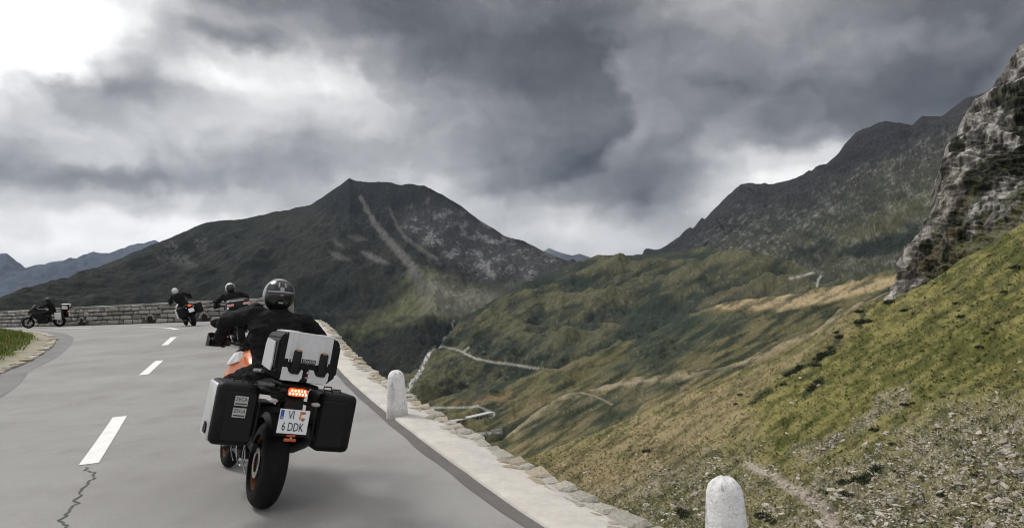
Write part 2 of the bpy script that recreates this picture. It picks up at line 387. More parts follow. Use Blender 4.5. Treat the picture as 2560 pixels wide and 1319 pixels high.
# ---- the big mountain across the valley
def col_main(px, py, P, n, seed):
    wx = px + 16 * fbm(px / 40, py / 40, 4, seed + 1); wy = py + 12 * fbm(px / 40 + 7, py / 40, 4, seed + 2)
    mott = fbm(px / 55, py / 40, 5, seed + 3); fine = fbm(px / 7, py / 6, 4, seed + 4, 0.6)
    c = lerp(np.array([.028, .032, .025]), np.array([.044, .047, .033]), sm(-.4, .5, mott + .4 * n))
    c = lerp(c, np.array([.030, .032, .033]), polymask(wx, wy, [(700, 530), (873, 430), (1000, 450), (1100, 470), (1300, 600), (1050, 600), (900, 560)], 30) * .8)
    # brownish shoulder
    c = lerp(c, np.array([.062, .058, .045]), polymask(wx, wy, [(640, 545), (780, 500), (830, 560), (760, 600), (640, 580)], 18) * .7)
    # green lower basin
    c = lerp(c, np.array([.23, .24, .12]), polymask(wx, wy, [(1030, 690), (1060, 660), (1200, 740), (1260, 760), (1200, 800), (1060, 800), (880, 860), (840, 830), (980, 770)], 26) * (.75 + .3 * mott))
    c = lerp(c, np.array([.36, .345, .28]), polymask(wx, wy, [(1040, 690), (1080, 695), (1200, 732), (1330, 712), (1300, 745), (1230, 775), (1150, 785), (1070, 765)], 34) * .75)
    c = lerp(c, SHRUB_AND_SHADE * 1.1, polymask(wx, wy, [(820, 830), (1000, 790), (1120, 800), (1090, 860), (980, 850), (940, 880), (860, 860)], 14) * sm(-.3, .2, mott + .2 * fine) * .8)
    c = lerp(c, SHRUB_AND_SHADE * 1.2, polymask(wx, wy, [(640, 760), (850, 690), (900, 740), (820, 810), (800, 900), (700, 900)], 30) * .7)
    # broken rock on the right flank
    rk = polymask(wx, wy, [(1000, 560), (1080, 500), (1180, 540), (1320, 620), (1430, 660), (1330, 705), (1190, 690), (1100, 650), (1030, 590)], 24)
    sp = sm(.05, .5, .55 * fbm((px - py * .5) / 9, (py + px * .2) / 5, 4, seed + 4, .6) + .8 * fbm((px - py * .6) / 44, (py + px * .3) / 26, 4, seed + 8))
    c = lerp(c, np.array([.11, .108, .11]), rk * .8); c = lerp(c, np.array([.38, .375, .375]), rk * sp * .85)
    c = lerp(c, np.array([.10, .10, .10]), sm(.30, .6, fbm(px / 6, py / 5, 3, seed + 12) + .3 * mott) * .4 * sm(560, 900, px))
    # scree runs
    jx = px + 4 * fbm(px / 14, py / 14, 3, seed + 20)
    scree = np.maximum.reduce([
        linemask(jx, py, [(902, 492), (915, 520), (935, 555), (958, 585), (985, 615), (1012, 645), (1035, 672), (1040, 690)], 4, 14),
        .7 * linemask(jx, py, [(975, 520), (990, 560), (1010, 590), (1035, 610), (1080, 640)], 3, 6),
        .75 * polymask(jx, py, [(870, 590), (895, 586), (918, 600), (890, 604)], 5), .7 * polymask(jx, py, [(835, 596), (860, 618), (838, 612)], 5),
        .7 * polymask(jx, py, [(822, 628), (850, 632), (878, 652), (840, 648)], 5), .9 * polymask(jx, py, [(898, 625), (930, 632), (980, 660), (945, 658), (910, 640)], 5),
        .5 * polymask(jx, py, [(370, 620), (430, 600), (470, 640), (500, 670), (440, 660), (390, 650)], 9) * sm(-.2, .3, fine + mott),
        .5 * polymask(jx, py, [(480, 600), (520, 590), (510, 640)], 6) * sm(-.1, .3, fine)])
    c = lerp(c, np.array([.22, .21, .195]), np.clip(scree, 0, 1) * .9)
    c = lerp(c, np.array([.5, .5, .5]), .9 * linemask(px + 3 * fine, py, [(1134, 800), (1130, 812), (1137, 824), (1124, 836), (1108, 850)], 2.2, 2.2))
    c = lerp(c, np.array([.45, .45, .45]), .9 * linemask(px + 4 * fine, py, [(1090, 866), (1076, 876), (1068, 892), (1060, 910), (1048, 932), (1030, 955), (1015, 980)], 3.2, 5) * sm(-.4, .3, fbm(px / 5, py / 9, 3, 3)))
    c = lerp(c, np.array([.10, .098, .09]), .5 * polymask(jx, py, [(1030, 690), (1055, 690), (1090, 740), (1040, 740)], 8))
    calm = 1 - .75 * polymask(px, py, [(1020, 680), (1200, 715), (1340, 705), (1250, 790), (1040, 790), (860, 870), (860, 820)], 30)
    return c * (1 + calm * (.35 * fine + .35 * fbm(px / 3.5, py / 3, 2, seed + 70)))[..., None]
main_land = Land('mountain', [
    [(-150, 800, 1300), (-40, 775, 1350), (30, 752, 1400), (100, 728, 1500), (200, 686, 1650), (300, 642, 1800), (420, 596, 1950), (500, 560, 2100), (545, 550, 2150), (600, 545, 2200), (660, 535, 2250), (690, 524, 2300), (720, 522, 2320), (780, 508, 2400), (820, 480, 2450), (845, 463, 2480), (873, 441, 2500), (888, 450, 2500), (930, 454, 2500), (975, 454, 2500), (1000, 461, 2500), (1030, 460, 2500), (1060, 464, 2500), (1100, 484, 2520), (1150, 512, 2540), (1200, 548, 2560), (1260, 588, 2580), (1310, 603, 2590), (1360, 630, 2600), (1420, 655, 2600), (1560, 680, 2600)],
    [(-150, 815, 1050), (200, 742, 1300), (500, 690, 1600), (850, 640, 1900), (1050, 640, 2050), (1250, 668, 2250), (1420, 690, 2400), (1560, 700, 2400)],
    [(-150, 830, 900), (200, 795, 1000), (500, 785, 1150), (700, 800, 1250), (850, 815, 1300), (1000, 795, 1450), (1100, 768, 1650), (1200, 748, 1900), (1300, 715, 2100), (1560, 722, 2200)],
    [(-150, 860, 700), (500, 870, 780), (700, 940, 830), (850, 1020, 880), (1000, 1050, 920), (1100, 1010, 1000), (1250, 900, 1250), (1560, 800, 1600)]],
    -150, 1560, 740, 300, 52, 260, 2.6, col_main, land_mat('mountain_ground', 0.012), 21, crest_fade=.12, jag=2.5, rough=.55, cs=.52)

# ---- right-hand ridge
def col_right(px, py, P, n, seed):
    wx = px + 20 * fbm(px / 50, py / 40, 4, seed + 1); wy = py + 16 * fbm(px / 50 + 7, py / 40, 4, seed + 2)
    fine = fbm(px / 7, py / 5, 4, seed + 4, 0.6); mott = fbm(px / 50, py / 34, 5, seed + 3)
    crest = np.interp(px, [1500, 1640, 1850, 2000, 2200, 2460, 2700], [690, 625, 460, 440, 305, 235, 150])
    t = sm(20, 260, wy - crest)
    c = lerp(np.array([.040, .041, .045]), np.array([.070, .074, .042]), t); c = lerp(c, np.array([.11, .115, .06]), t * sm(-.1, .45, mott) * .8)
    c = lerp(c, np.array([.22, .22, .215]), sm(.08, .45, fbm((px * .8 - py * .6) / 20, (py * .8 + px * .6) / 6, 5, seed + 4, .6) + .35 * mott - .05) * .6 * sm(10, 120, wy - crest))
    c = lerp(c, np.array([.02, .03, .024]), sm(-.1, -.45, n) * .5 * t)  # hollows darkened in the colour to strengthen the faint relief shading
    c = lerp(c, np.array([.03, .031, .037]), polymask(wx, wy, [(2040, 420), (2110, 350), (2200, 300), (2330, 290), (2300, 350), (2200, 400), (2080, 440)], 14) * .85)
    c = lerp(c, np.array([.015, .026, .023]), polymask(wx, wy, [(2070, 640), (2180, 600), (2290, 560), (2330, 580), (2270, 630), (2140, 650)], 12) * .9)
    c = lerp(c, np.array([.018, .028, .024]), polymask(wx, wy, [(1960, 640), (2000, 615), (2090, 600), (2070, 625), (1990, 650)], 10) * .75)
    c = lerp(c, np.array([.115, .105, .045]), polymask(wx, wy, [(2080, 600), (2180, 560), (2290, 500), (2330, 490), (2250, 560), (2140, 600)], 14) * .5)
    return c * (1 + .35 * fine + .4 * fbm(px / 3.5, py / 3, 2, seed + 70))[..., None]
right_land = Land('ridge', [
    [(1480, 690, 1900), (1600, 640, 1900), (1655, 620, 1900), (1700, 592, 1900), (1735, 574, 1920), (1765, 545, 1940), (1800, 508, 1950), (1850, 461, 1950), (1870, 455, 1950), (1900, 456, 1950), (1920, 459, 1950), (1960, 450, 1950), (2005, 442, 1950), (2030, 426, 1940), (2065, 412, 1930), (2095, 385, 1920), (2115, 356, 1900), (2140, 330, 1880), (2170, 318, 1850), (2200, 304, 1820), (2240, 306, 1800), (2280, 310, 1780), (2305, 291, 1740), (2350, 288, 1700), (2390, 262, 1650), (2420, 241, 1600), (2445, 238, 1580), (2500, 215, 1550), (2700, 150, 1400)],
    [(1480, 700, 1700), (1640, 655, 1600), (1800, 600, 1550), (2000, 520, 1400), (2200, 440, 1200), (2400, 400, 1000), (2700, 350, 900)],
    [(1480, 770, 1300), (1800, 730, 1050), (2000, 730, 950), (2200, 750, 800), (2400, 780, 650), (2700, 790, 600)]],
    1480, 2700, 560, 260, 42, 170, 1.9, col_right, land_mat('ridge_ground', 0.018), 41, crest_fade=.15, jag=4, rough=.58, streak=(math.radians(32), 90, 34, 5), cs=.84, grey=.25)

# ---- rounded middle hill
def col_hill(px, py, P, n, seed):
    wx = px + 16 * fbm(px / 40, py / 40, 4, seed + 1); wy = py + 12 * fbm(px / 40 + 7, py / 40, 4, seed + 2)
    fine = fbm(px / 7, py / 5, 4, seed + 4, 0.6); mott = fbm((px * .85 - py * .5) / 70, (py * .85 + px * .5) / 22, 5, seed + 3)
    c = lerp(np.array([.040, .042, .024]), np.array([.068, .068, .032]), sm(-.35, .4, mott))
    c = lerp(c, SHRUB_AND_SHADE * 1.4, sm(.0, .35, -mott + .15 * fine) * .7)
    c = lerp(c, SHRUB_AND_SHADE * 1.5, polymask(wx, wy, [(1180, 850), (1350, 830), (1560, 770), (1700, 740), (1720, 790), (1560, 860), (1350, 905), (1180, 890)], 18) * .75)
    c = lerp(c, np.array([.15, .12, .06]), polymask(wx, wy, [(1500, 800), (1600, 790), (1560, 815), (1480, 830)], 10) * .5)
    c = lerp(c, np.array([.10, .085, .045]), polymask(wx, wy, [(1750, 740), (1900, 700), (2010, 690), (2000, 720), (1860, 740), (1780, 755)], 12) * .5)
    c = lerp(c, np.array([.15, .145, .12]), sm(.30, .6, fbm((px * .8 - py * .6) / 16, (py * .8 + px * .6) / 5, 4, seed + 4, .6) + .25 * mott - .1) * .55)
    c = lerp(c, SHRUB_AND_SHADE * 1.6, sm(-.02, -.35, n) * .75); c = lerp(c, np.array([.105, .10, .045]), sm(.05, .5, n + .2 * mott) * .6)  # shrub in hollows, dry grass on rises: colour contrast replacing weak relief shading
    for ln in ([(1088, 868), (1110, 866), (1150, 876), (1165, 884), (1190, 896), (1230, 904), (1280, 910), (1340, 920), (1420, 934)], [(1975, 696), (2010, 688), (2048, 676), (2058, 682)], [(2058, 682), (2046, 698), (2042, 716)], [(1163, 884), (1160, 878), (1172, 868)]): c = lerp(c, np.array([.30, .28, .23]), .9 * linemask(px, py, ln, 2.6))
    c = lerp(c, np.array([.45, .45, .45]), .9 * linemask(px + 4 * fine, py, [(1090, 866), (1076, 876), (1068, 892), (1060, 910), (1048, 932), (1030, 955), (1015, 980)], 3.2, 5) * sm(-.4, .3, fbm(px / 5, py / 9, 3, 3)))
    return c * (1.06 + .2 * fine + .28 * fbm(px / 4.5, py / 3, 2, seed + 70))[..., None]
hill_land = Land('hill', [
    [(930, 1075, 620), (1020, 992, 700), (1060, 905, 800), (1090, 868, 850), (1150, 802, 960), (1200, 766, 1050), (1300, 706, 1200), (1420, 660, 1330), (1500, 642, 1380), (1560, 634, 1400), (1650, 626, 1400), (1770, 620, 1300), (1870, 628, 1150), (1950, 642, 1050), (2010, 672, 960), (2060, 690, 900), (2150, 712, 820), (2350, 745, 680)],
    [(930, 1085, 580), (1090, 900, 760), (1300, 800, 930), (1560, 735, 1030), (1870, 705, 850), (2060, 735, 720), (2350, 775, 580)],
    [(930, 1120, 470), (1090, 985, 600), (1300, 960, 640), (1450, 945, 640), (1650, 885, 600), (1870, 815, 540), (2060, 795, 470), (2350, 820, 400)]],
    930, 2350, 560, 240, 32, 130, 1.4, col_hill, land_mat('hill_ground', 0.03), 61, crest_fade=.2, jag=3, streak=(math.radians(30), 100, 36, 6), cs=1.1, grey=.25)

# ---- tan spur and the valley floor with the hairpin road
def col_spur(px, py, P, n, seed):
    wx = px + 12 * fbm(px / 40, py / 40, 4, seed + 1); wy = py + 8 * fbm(px / 40 + 7, py / 40, 4, seed + 2)
    fine = fbm(px / 7, py / 5, 4, seed + 4, 0.6); mott = fbm((px * .85 - py * .45) / 80, (py * .85 + px * .45) / 16, 5, seed + 3)
    c = lerp(np.array([.052, .054, .027]), np.array([.125, .112, .05]), sm(-.35, .4, mott))
    c = lerp(c, np.array([.38, .285, .145]), polymask(wx, wy, [(1580, 842), (1700, 786), (1790, 758), (1960, 735), (2130, 708), (2240, 688), (2240, 715), (2130, 740), (2050, 760), (1940, 775), (1860, 772), (1780, 772), (1690, 795)], 7) * (.75 + .35 * mott))
    c = lerp(c, SHRUB_AND_SHADE * 2.0, polymask(wx, wy, [(1600, 850), (1700, 795), (1860, 780), (1890, 790), (1860, 820), (1700, 890), (1560, 930), (1480, 930)], 10) * .62)  # shadow below the tan ridge, painted dark into the ground colour
    c = lerp(c, np.array([.11, .10, .04]), polymask(wx, wy, [(1290, 950), (1400, 930), (1560, 870), (1560, 900), (1450, 950), (1300, 990)], 10) * .7)
    c = lerp(c, np.array([.20, .145, .07]), polymask(wx, wy, [(1120, 1010), (1200, 985), (1300, 975), (1280, 1000), (1180, 1012)], 8) * .75)
    c = lerp(c, np.array([.16, .125, .06]), polymask(wx, wy, [(1250, 1050), (1330, 1000), (1390, 985), (1350, 1020), (1290, 1060)], 8) * .6)
    c = lerp(c, SHRUB_AND_SHADE * 1.3, polymask(wx, wy, [(1150, 1095), (1250, 1090), (1420, 1040), (1440, 1120), (1350, 1150), (1250, 1150)], 14) * .75)
    c = lerp(c, SHRUB_AND_SHADE * 1.4, sm(.12, .4, -mott + .4 * fine) * .6)
    c = lerp(c, np.array([.16, .145, .10]), sm(.30, .6, fbm((px * .8 - py * .6) / 16, (py * .8 + px * .6) / 5, 4, seed + 4, .6) + .25 * mott - .1) * .5)
    c = lerp(c, SHRUB_AND_SHADE * 1.8, sm(-.05, -.4, n) * .6)  # dark shrub tone in low ground, also painting the shade soft light lacks
    for ln in ([(1020, 1022), (1100, 1018), (1180, 1017), (1195, 1014)], [(1195, 1014), (1215, 1024), (1236, 1034), (1228, 1044)], [(1150, 1066), (1128, 1075), (1130, 1082), (1180, 1084), (1255, 1079)]): c = lerp(c, np.array([.30, .295, .27]), .9 * linemask(px, py, ln, 2.6))
    return c * (1.06 + .2 * fine + .28 * fbm(px / 4.5, py / 3, 2, seed + 70))[..., None]
spur_land = Land('spur', [
    [(880, 1100, 420), (1000, 1035, 440), (1100, 990, 460), (1200, 962, 480), (1290, 947, 490), (1400, 926, 500), (1480, 892, 505), (1580, 843, 510), (1700, 786, 510), (1790, 759, 505), (1900, 745, 470), (1960, 736, 450), (2130, 708, 390), (2230, 688, 360), (2400, 660, 320), (2600, 640, 300)],
    [(880, 1120, 360), (1100, 1060, 390), (1290, 1010, 410), (1450, 950, 420), (1580, 890, 420), (1700, 850, 410), (1870, 800, 380), (2000, 780, 340), (2130, 745, 300), (2300, 705, 270), (2600, 680, 240)],
    [(880, 1180, 290), (1100, 1150, 300), (1290, 1150, 300), (1450, 1060, 310), (1580, 1000, 310), (1700, 960, 305), (1870, 920, 285), (2000, 870, 260), (2130, 810, 240), (2300, 760, 220), (2600, 720, 200)]],
    880, 2600, 620, 220, 14, 70, 1.4, col_spur, land_mat('spur_ground', 0.06), 81, crest_fade=.2, jag=3, streak=(math.radians(28), 100, 32, 3.2), cs=1.02, grey=.15)

# ---- second slope on this side of the gully
def col_mid(px, py, P, n, seed):
    wx = px + 10 * fbm(px / 40, py / 40, 4, seed + 1); wy = py + 8 * fbm(px / 40 + 7, py / 40, 4, seed + 2)
    fine = fbm(px / 7, py / 5, 4, seed + 4, 0.6); mott = fbm((px * .85 - py * .5) / 90, (py * .85 + px * .5) / 15, 5, seed + 3)
    c = lerp(np.array([.085, .08, .034]), np.array([.185, .15, .075]), sm(-.35, .4, mott))
    crest = np.interp(px, [1150, 1300, 1384, 1439, 1560, 1700, 1870, 2020, 2160, 2220], [1150, 1060, 993, 973, 953, 935, 895, 835, 745, 720])
    c = lerp(c, np.array([.32, .26, .16]), np.exp(-((wy - crest - 5) / 8) ** 2) * .7)
    c = lerp(c, SHRUB_AND_SHADE * 2.0, polymask(wx, wy, [(1300, 1070), (1400, 1000), (1560, 968), (1800, 925), (1700, 960), (1560, 1010), (1420, 1060), (1330, 1100)], 10) * .5)
    c = lerp(c, np.array([.09, .10, .03]), polymask(wx, wy, [(1340, 1160), (1440, 1100), (1600, 1030), (1600, 1060), (1450, 1150)], 12) * .6)
    c = lerp(c, SHRUB_AND_SHADE * 1.5, sm(.18, .42, -mott + .5 * fine) * .6)
    c = lerp(c, np.array([.22, .19, .13]), sm(.30, .6, fbm((px * .8 - py * .6) / 18, (py * .8 + px * .6) / 5, 4, seed + 4, .6) + .25 * mott - .1) * .5)
    c = lerp(c, SHRUB_AND_SHADE * 2.0, sm(-.05, -.4, n) * .5)  # dips take the shrub tone, which doubles as painted fold shading
    for ln in ([(1384, 996), (1440, 977), (1500, 967), (1560, 959), (1640, 947)], [(1440, 977), (1490, 990), (1530, 1010)]): c = lerp(c, np.array([.26, .23, .17]), .7 * linemask(px, py, ln, 2.2))
    return c * (1.06 + .2 * fine + .3 * fbm(px / 4.5, py / 3, 2, seed + 70))[..., None]
mid_land = Land('slope', [
    [(1100, 1180, 210), (1150, 1150, 215), (1250, 1108, 225), (1300, 1060, 232), (1384, 993, 240), (1439, 973, 240), (1560, 953, 232), (1700, 935, 215), (1800, 912, 200), (1870, 895, 190), (1950, 862, 182), (2020, 835, 175), (2100, 790, 168), (2160, 750, 160), (2220, 725, 155), (2400, 700, 145)],
    [(1100, 1220, 170), (1300, 1140, 180), (1450, 1050, 185), (1600, 1000, 178), (1870, 920, 160), (2100, 810, 145), (2400, 730, 130)],
    [(1100, 1300, 130), (1300, 1240, 130), (1450, 1180, 130), (1600, 1100, 130), (1870, 980, 125), (2100, 880, 118), (2400, 780, 110)]],
    1100, 2400, 480, 170, 4.5, 26, 1.5, col_mid, land_mat('slope_ground', 0.14), 101, crest_fade=.3, jag=3, streak=(math.radians(30), 90, 24, 1.2), cs=.95, grey=.12)

# ---- near slope: grass and scree
SCREE = [[(1440, 1270), (1600, 1180), (1760, 1120), (1880, 1120), (1960, 1180), (2060, 1290), (2080, 1400), (1400, 1400)],
         [(2060, 1400), (1950, 1200), (2100, 1150), (2260, 1080), (2380, 1010), (2560, 1000), (2700, 980), (2700, 1400)],
         [(1960, 1130), (2100, 1080), (2190, 1010), (2270, 960), (2290, 985), (2210, 1040), (2120, 1100), (2010, 1150)]]
def scree_mask(px, py, seed=7):
    jx = px + 30 * fbm(px / 60, py / 40, 4, seed); jy = py + 22 * fbm(px / 60 + 5, py / 40, 4, seed + 3)
    return np.maximum(np.maximum(.6 * polymask(jx, jy, SCREE[0], 45), .85 * polymask(jx, jy, SCREE[1], 60)), .8 * polymask(jx, jy, SCREE[2], 14))
def col_near(px, py, P, n, seed):
    fine = fbm(px / 8, py / 6, 5, seed + 4, 0.6); mott = fbm((px * .85 - py * .5) / 90, (py * .85 + px * .5) / 18, 5, seed + 3)
    big = fbm(px / 260, py / 160, 3, seed + 9)
    c = lerp(np.array([.088, .092, .020]), np.array([.20, .18, .052]), sm(-.45, .45, .7 * mott + .4 * big + .5 * fbm(px / 22, py / 14, 4, seed + 40)))
    c = lerp(c, np.array([.27, .21, .11]), polymask(px, py + 25 * big, [(1330, 1150), (1560, 1055), (1760, 965), (1950, 890), (2120, 780), (2160, 800), (1960, 930), (1860, 1010), (1900, 1080), (1760, 1130), (1560, 1230), (1440, 1260)], 40) * (.72 + .25 * mott))
    for ln in ([(1960, 935), (1985, 925), (2040, 905), (2075, 878), (2100, 845)], [(2010, 985), (2040, 958), (2055, 948)], [(1880, 1010), (1905, 985), (1925, 975)], [(2150, 815), (2160, 780)]): c = lerp(c, np.array([.022, .030, .014]), .85 * linemask(px + 7 * fine, py + 5 * mott, ln, 6, 9))
    s = scree_mask(px, py)
    dark = sm(.1, .5, fbm(px / 40, py / 22, 5, seed + 15)) * s
    c = lerp(c, np.array([.15, .128, .075]), s * .6); c = lerp(c, np.array([.032, .040, .014]), dark * .65)
    grit = s * sm(.10, .40, fbm(px / 6, py / 4.5, 4, seed + 6, .65) + .3 * mott)
    c = lerp(c, np.array([.34, .315, .275]), grit * .85)
    path = linemask(px + 6 * fine, py, [(1870, 1160), (1930, 1190), (2000, 1230), (2060, 1270), (2090, 1330), (2100, 1400)], 7, 22)
    c = lerp(c, np.array([.36, .31, .25]), path * .85)
    c = lerp(c, np.array([.04, .048, .018]), sm(.2, .55, -mott + .5 * fine) * .4)
    c = lerp(c, np.array([.05, .052, .022]), np.exp(-(fbm((px * .85 - py * .5) / 210, (py * .85 + px * .5) / 48, 4, seed + 60) / .05) ** 2) * (1 - s) * .45)
    c = lerp(c, np.array([.055, .058, .028]), sm(.0, .4, fbm((px * .85 - py * .5) / 50, (py * .85 + px * .5) / 9, 4, seed + 44)) * (1 - sm(0, 90, py - np.interp(px, [1290, 1560, 1760, 1950, 2120, 2225], [1152, 1052, 962, 887, 778, 748]))) * .6)
    return c * (1 + .2 * fine[..., None])
def near_extra(px, py, P, seed):
    s = scree_mask(px, py)
    return -.32 * np.exp(-(fbm((px * .85 - py * .5) / 210, (py * .85 + px * .5) / 48, 4, seed + 60) / .06) ** 2) * (1 - s) + s * .34 * fbm(P[..., 0] / 1.6, P[..., 1] / 2.4, 4, seed + 50, .6) + .10 * fbm(P[..., 0] / .7, P[..., 1] / 1.1, 3, seed + 51)
near_land = Land('near_slope', [
    [(1100, 1200, 92), (1200, 1178, 94), (1290, 1152, 96), (1325, 1143, 98), (1400, 1112, 100), (1560, 1052, 104), (1640, 1017, 106), (1760, 962, 108), (1870, 917, 110), (1950, 887, 110), (2060, 822, 110), (2120, 778, 110), (2180, 757, 109), (2225, 748, 108), (2280, 722, 106), (2340, 692, 104), (2400, 652, 101), (2460, 618, 98), (2560, 556, 92), (2750, 460, 84)],
    [(1100, 1260, 74), (1450, 1240, 74), (1700, 1150, 76), (2000, 1060, 74), (2300, 940, 70), (2560, 850, 64), (2750, 800, 58)],
    [(1100, 1460, 52), (1450, 1460, 50), (1700, 1440, 48), (2000, 1420, 46), (2300, 1400, 44), (2560, 1390, 42), (2750, 1380, 40)]],
    1100, 2750, 740, 300, .9, 9, 1.5, col_near, land_mat('near_ground', 0.7, .8), 121, crest_fade=.35, jag=3, streak=(math.radians(34), 90, 22, .30), extra=near_extra, cs=1.1, grey=.14)

# ---- rock cliff, built up its own height
def build_cliff():
    ny, nx = 420, 300
    yv = np.linspace(40, 800, ny)
    left = np.interp(yv, [40, 105, 160, 200, 225, 255, 285, 310, 335, 365, 400, 440, 480, 530, 560, 600, 640, 690, 720, 755, 800], [2600, 2560, 2520, 2490, 2476, 2446, 2418, 2404, 2396, 2374, 2362, 2352, 2362, 2345, 2328, 2300, 2262, 2246, 2232, 2212, 2190])
    left = left + 14 * fbm(yv / 34, yv * 0, 6, 5, .62)
    u = np.concatenate([[-.16, -.09, -.04, -.015], np.linspace(0, 1, nx - 4) ** 1.15])
    right = 2820
    px = left[:, None] + (right - left[:, None]) * np.maximum(u, 0)[None]
    py = np.repeat(yv[:, None], nx, 1)
    d0 = np.interp(yv, [40, 250, 500, 800], [150, 146, 134, 112]); d1 = np.interp(yv, [40, 250, 500, 800], [112, 104, 92, 80])
    dd = d0[:, None] + (d1 - d0)[:, None] * np.maximum(u, 0)[None] ** .8
    P = ray(px, py) * dd[..., None] + np.array([0, 0, CZ])
    neg = np.maximum(-u, 0)[None, :, None]
    P = P + neg * np.array([150.0, 260.0, -10.0])
    gx = P[..., 0]; gz = P[..., 2]; gy = P[..., 1]
    s = (gx * .55 + gz * .83); t = (gx * .83 - gz * .55)
    r = ridged(t / 8, s / 26, 6, 7, .58); f = fbm(s / 5, t / 3.2, 6, 9, .6); st = fbm(t / 22, s / 40, 4, 19)
    out = 8 * (r - .5) + 3.6 * f + 7 * st
    nrm = np.array([-.62, -.72, .30]); P = P + nrm * out[..., None] * (1 - .5 * np.exp(-np.maximum(u, 0) / .02))[None, :, None]
    wx = px + 30 * fbm(px / 44, py / 44, 5, 31, .6); wy = py + 30 * fbm(px / 44 + 4, py / 44, 5, 32, .6)
    fine = fbm((px + py * .35) / 7, (py - px * .35) / 15, 5, 33, .55); mott = fbm((px + py * .4) / 26, (py - px * .4) / 60, 5, 34)
    c = lerp(np.array([.10, .085, .072]), np.array([.43, .395, .35]), sm(-.4, .45, fine * .2 + mott * .95 + .6 * (r - .5)))  # relief shading put into the colour: raised rock lighter, recesses darker
    c = lerp(c, np.array([.06, .05, .045]), sm(.2, .55, -fine * .6 - .5 * mott) * .7)
    c = lerp(c, np.array([.17, .125, .095]), polymask(wx, wy, [(2360, 480), (2420, 470), (2430, 560), (2330, 640), (2250, 700), (2300, 590)], 20) * .45)
    gm = np.maximum.reduce([
        polymask(wx, wy, [(2490, 260), (2560, 200), (2830, 100), (2830, 330), (2560, 330), (2520, 300)], 10),
        polymask(wx, wy, [(2440, 430), (2520, 380), (2570, 330), (2830, 240), (2830, 420), (2560, 440), (2510, 480), (2460, 500), (2430, 560), (2420, 620), (2440, 640), (2400, 660), (2370, 600), (2400, 520)], 9),
        polymask(wx, wy, [(2370, 350), (2400, 335), (2420, 370), (2395, 385), (2372, 380)], 6),
        polymask(wx, wy, [(2290, 650), (2350, 610), (2400, 640), (2380, 680), (2310, 690)], 8),
        polymask(wx, wy, [(2440, 560), (2500, 520), (2830, 380), (2830, 480), (2520, 600), (2450, 640)], 12) * sm(-.15, .2, mott)])
    c = lerp(c, lerp(np.array([.012, .016, .009]), np.array([.035, .042, .016]), sm(-.3, .4, fine)), np.clip(gm, 0, 1) * .93)
    led = sm(.0, .25, fbm((px - py * .9) / 60, (py + px * .9) / 26, 5, 47, .55) + .25 * fine - .05) * sm(180, 330, py)
    c = lerp(c, lerp(np.array([.020, .027, .012]), np.array([.075, .078, .028]), sm(-.3, .4, mott)), led * .85)
    tanm = polymask(wx, wy, [(2300, 680), (2400, 560), (2420, 470), (2440, 500), (2430, 600), (2330, 700)], 10) * sm(-.1, .3, mott)
    c = lerp(c, np.array([.17, .125, .055]), tanm * .6)
    grass = polymask(wx, wy, [(2310, 720), (2400, 640), (2480, 570), (2560, 490), (2830, 360), (2830, 900), (2250, 900)], 16) * sm(-.35, .05, mott + .5 * fine + sm(560, 700, py) - .2)
    c = lerp(c, np.array([.12, .115, .035]), grass * .9)
    c = c + .35 * (c.mean(-1, keepdims=True) - c)
    o = link('cliff', grid_mesh('cliff', P, c * (1 + .25 * fine[..., None]), land_mat('cliff_rock', 0.5, 1.0, .14), flip=True)); tag(o, kind='structure')
build_cliff()

# ---- valley bottom under everything, out to the horizon; unseen sheet added to block sky light from below
def base_ground():
    a = np.linspace(0, 2 * math.pi, 97); r = np.array([0.0, 200, 600, 1500, 4000, 9000, 16000])
    P = np.stack([np.outer(r, np.cos(a)), np.outer(r, np.sin(a)), np.full((len(r), len(a)), -430.0)], -1)
    o = link('valley_ground', grid_mesh('valley_ground', P, np.full((P.shape[0] * P.shape[1], 3), .04), MATS['hill_ground'])); tag(o, kind='structure')
base_ground()
def gully():
    xs = np.concatenate([np.linspace(-90, 20, 60), np.linspace(22, 140, 50)]); ys = np.linspace(2, 330, 120); X, Y = np.meshgrid(xs, ys)
    Z = -21 - .17 * np.maximum(Y - 35, 0) + 1.5 * fbm(X / 14, Y / 14, 5, 5)
    c = lerp(np.array([.05, .055, .025]), np.array([.12, .11, .05]), sm(-.4, .4, fbm(X / 6, Y / 6, 5, 6)))
    o = link('gully_ground', grid_mesh('gully_ground', np.stack([X, Y, Z], -1), c, MATS['slope_ground'])); tag(o, kind='structure')
gully()

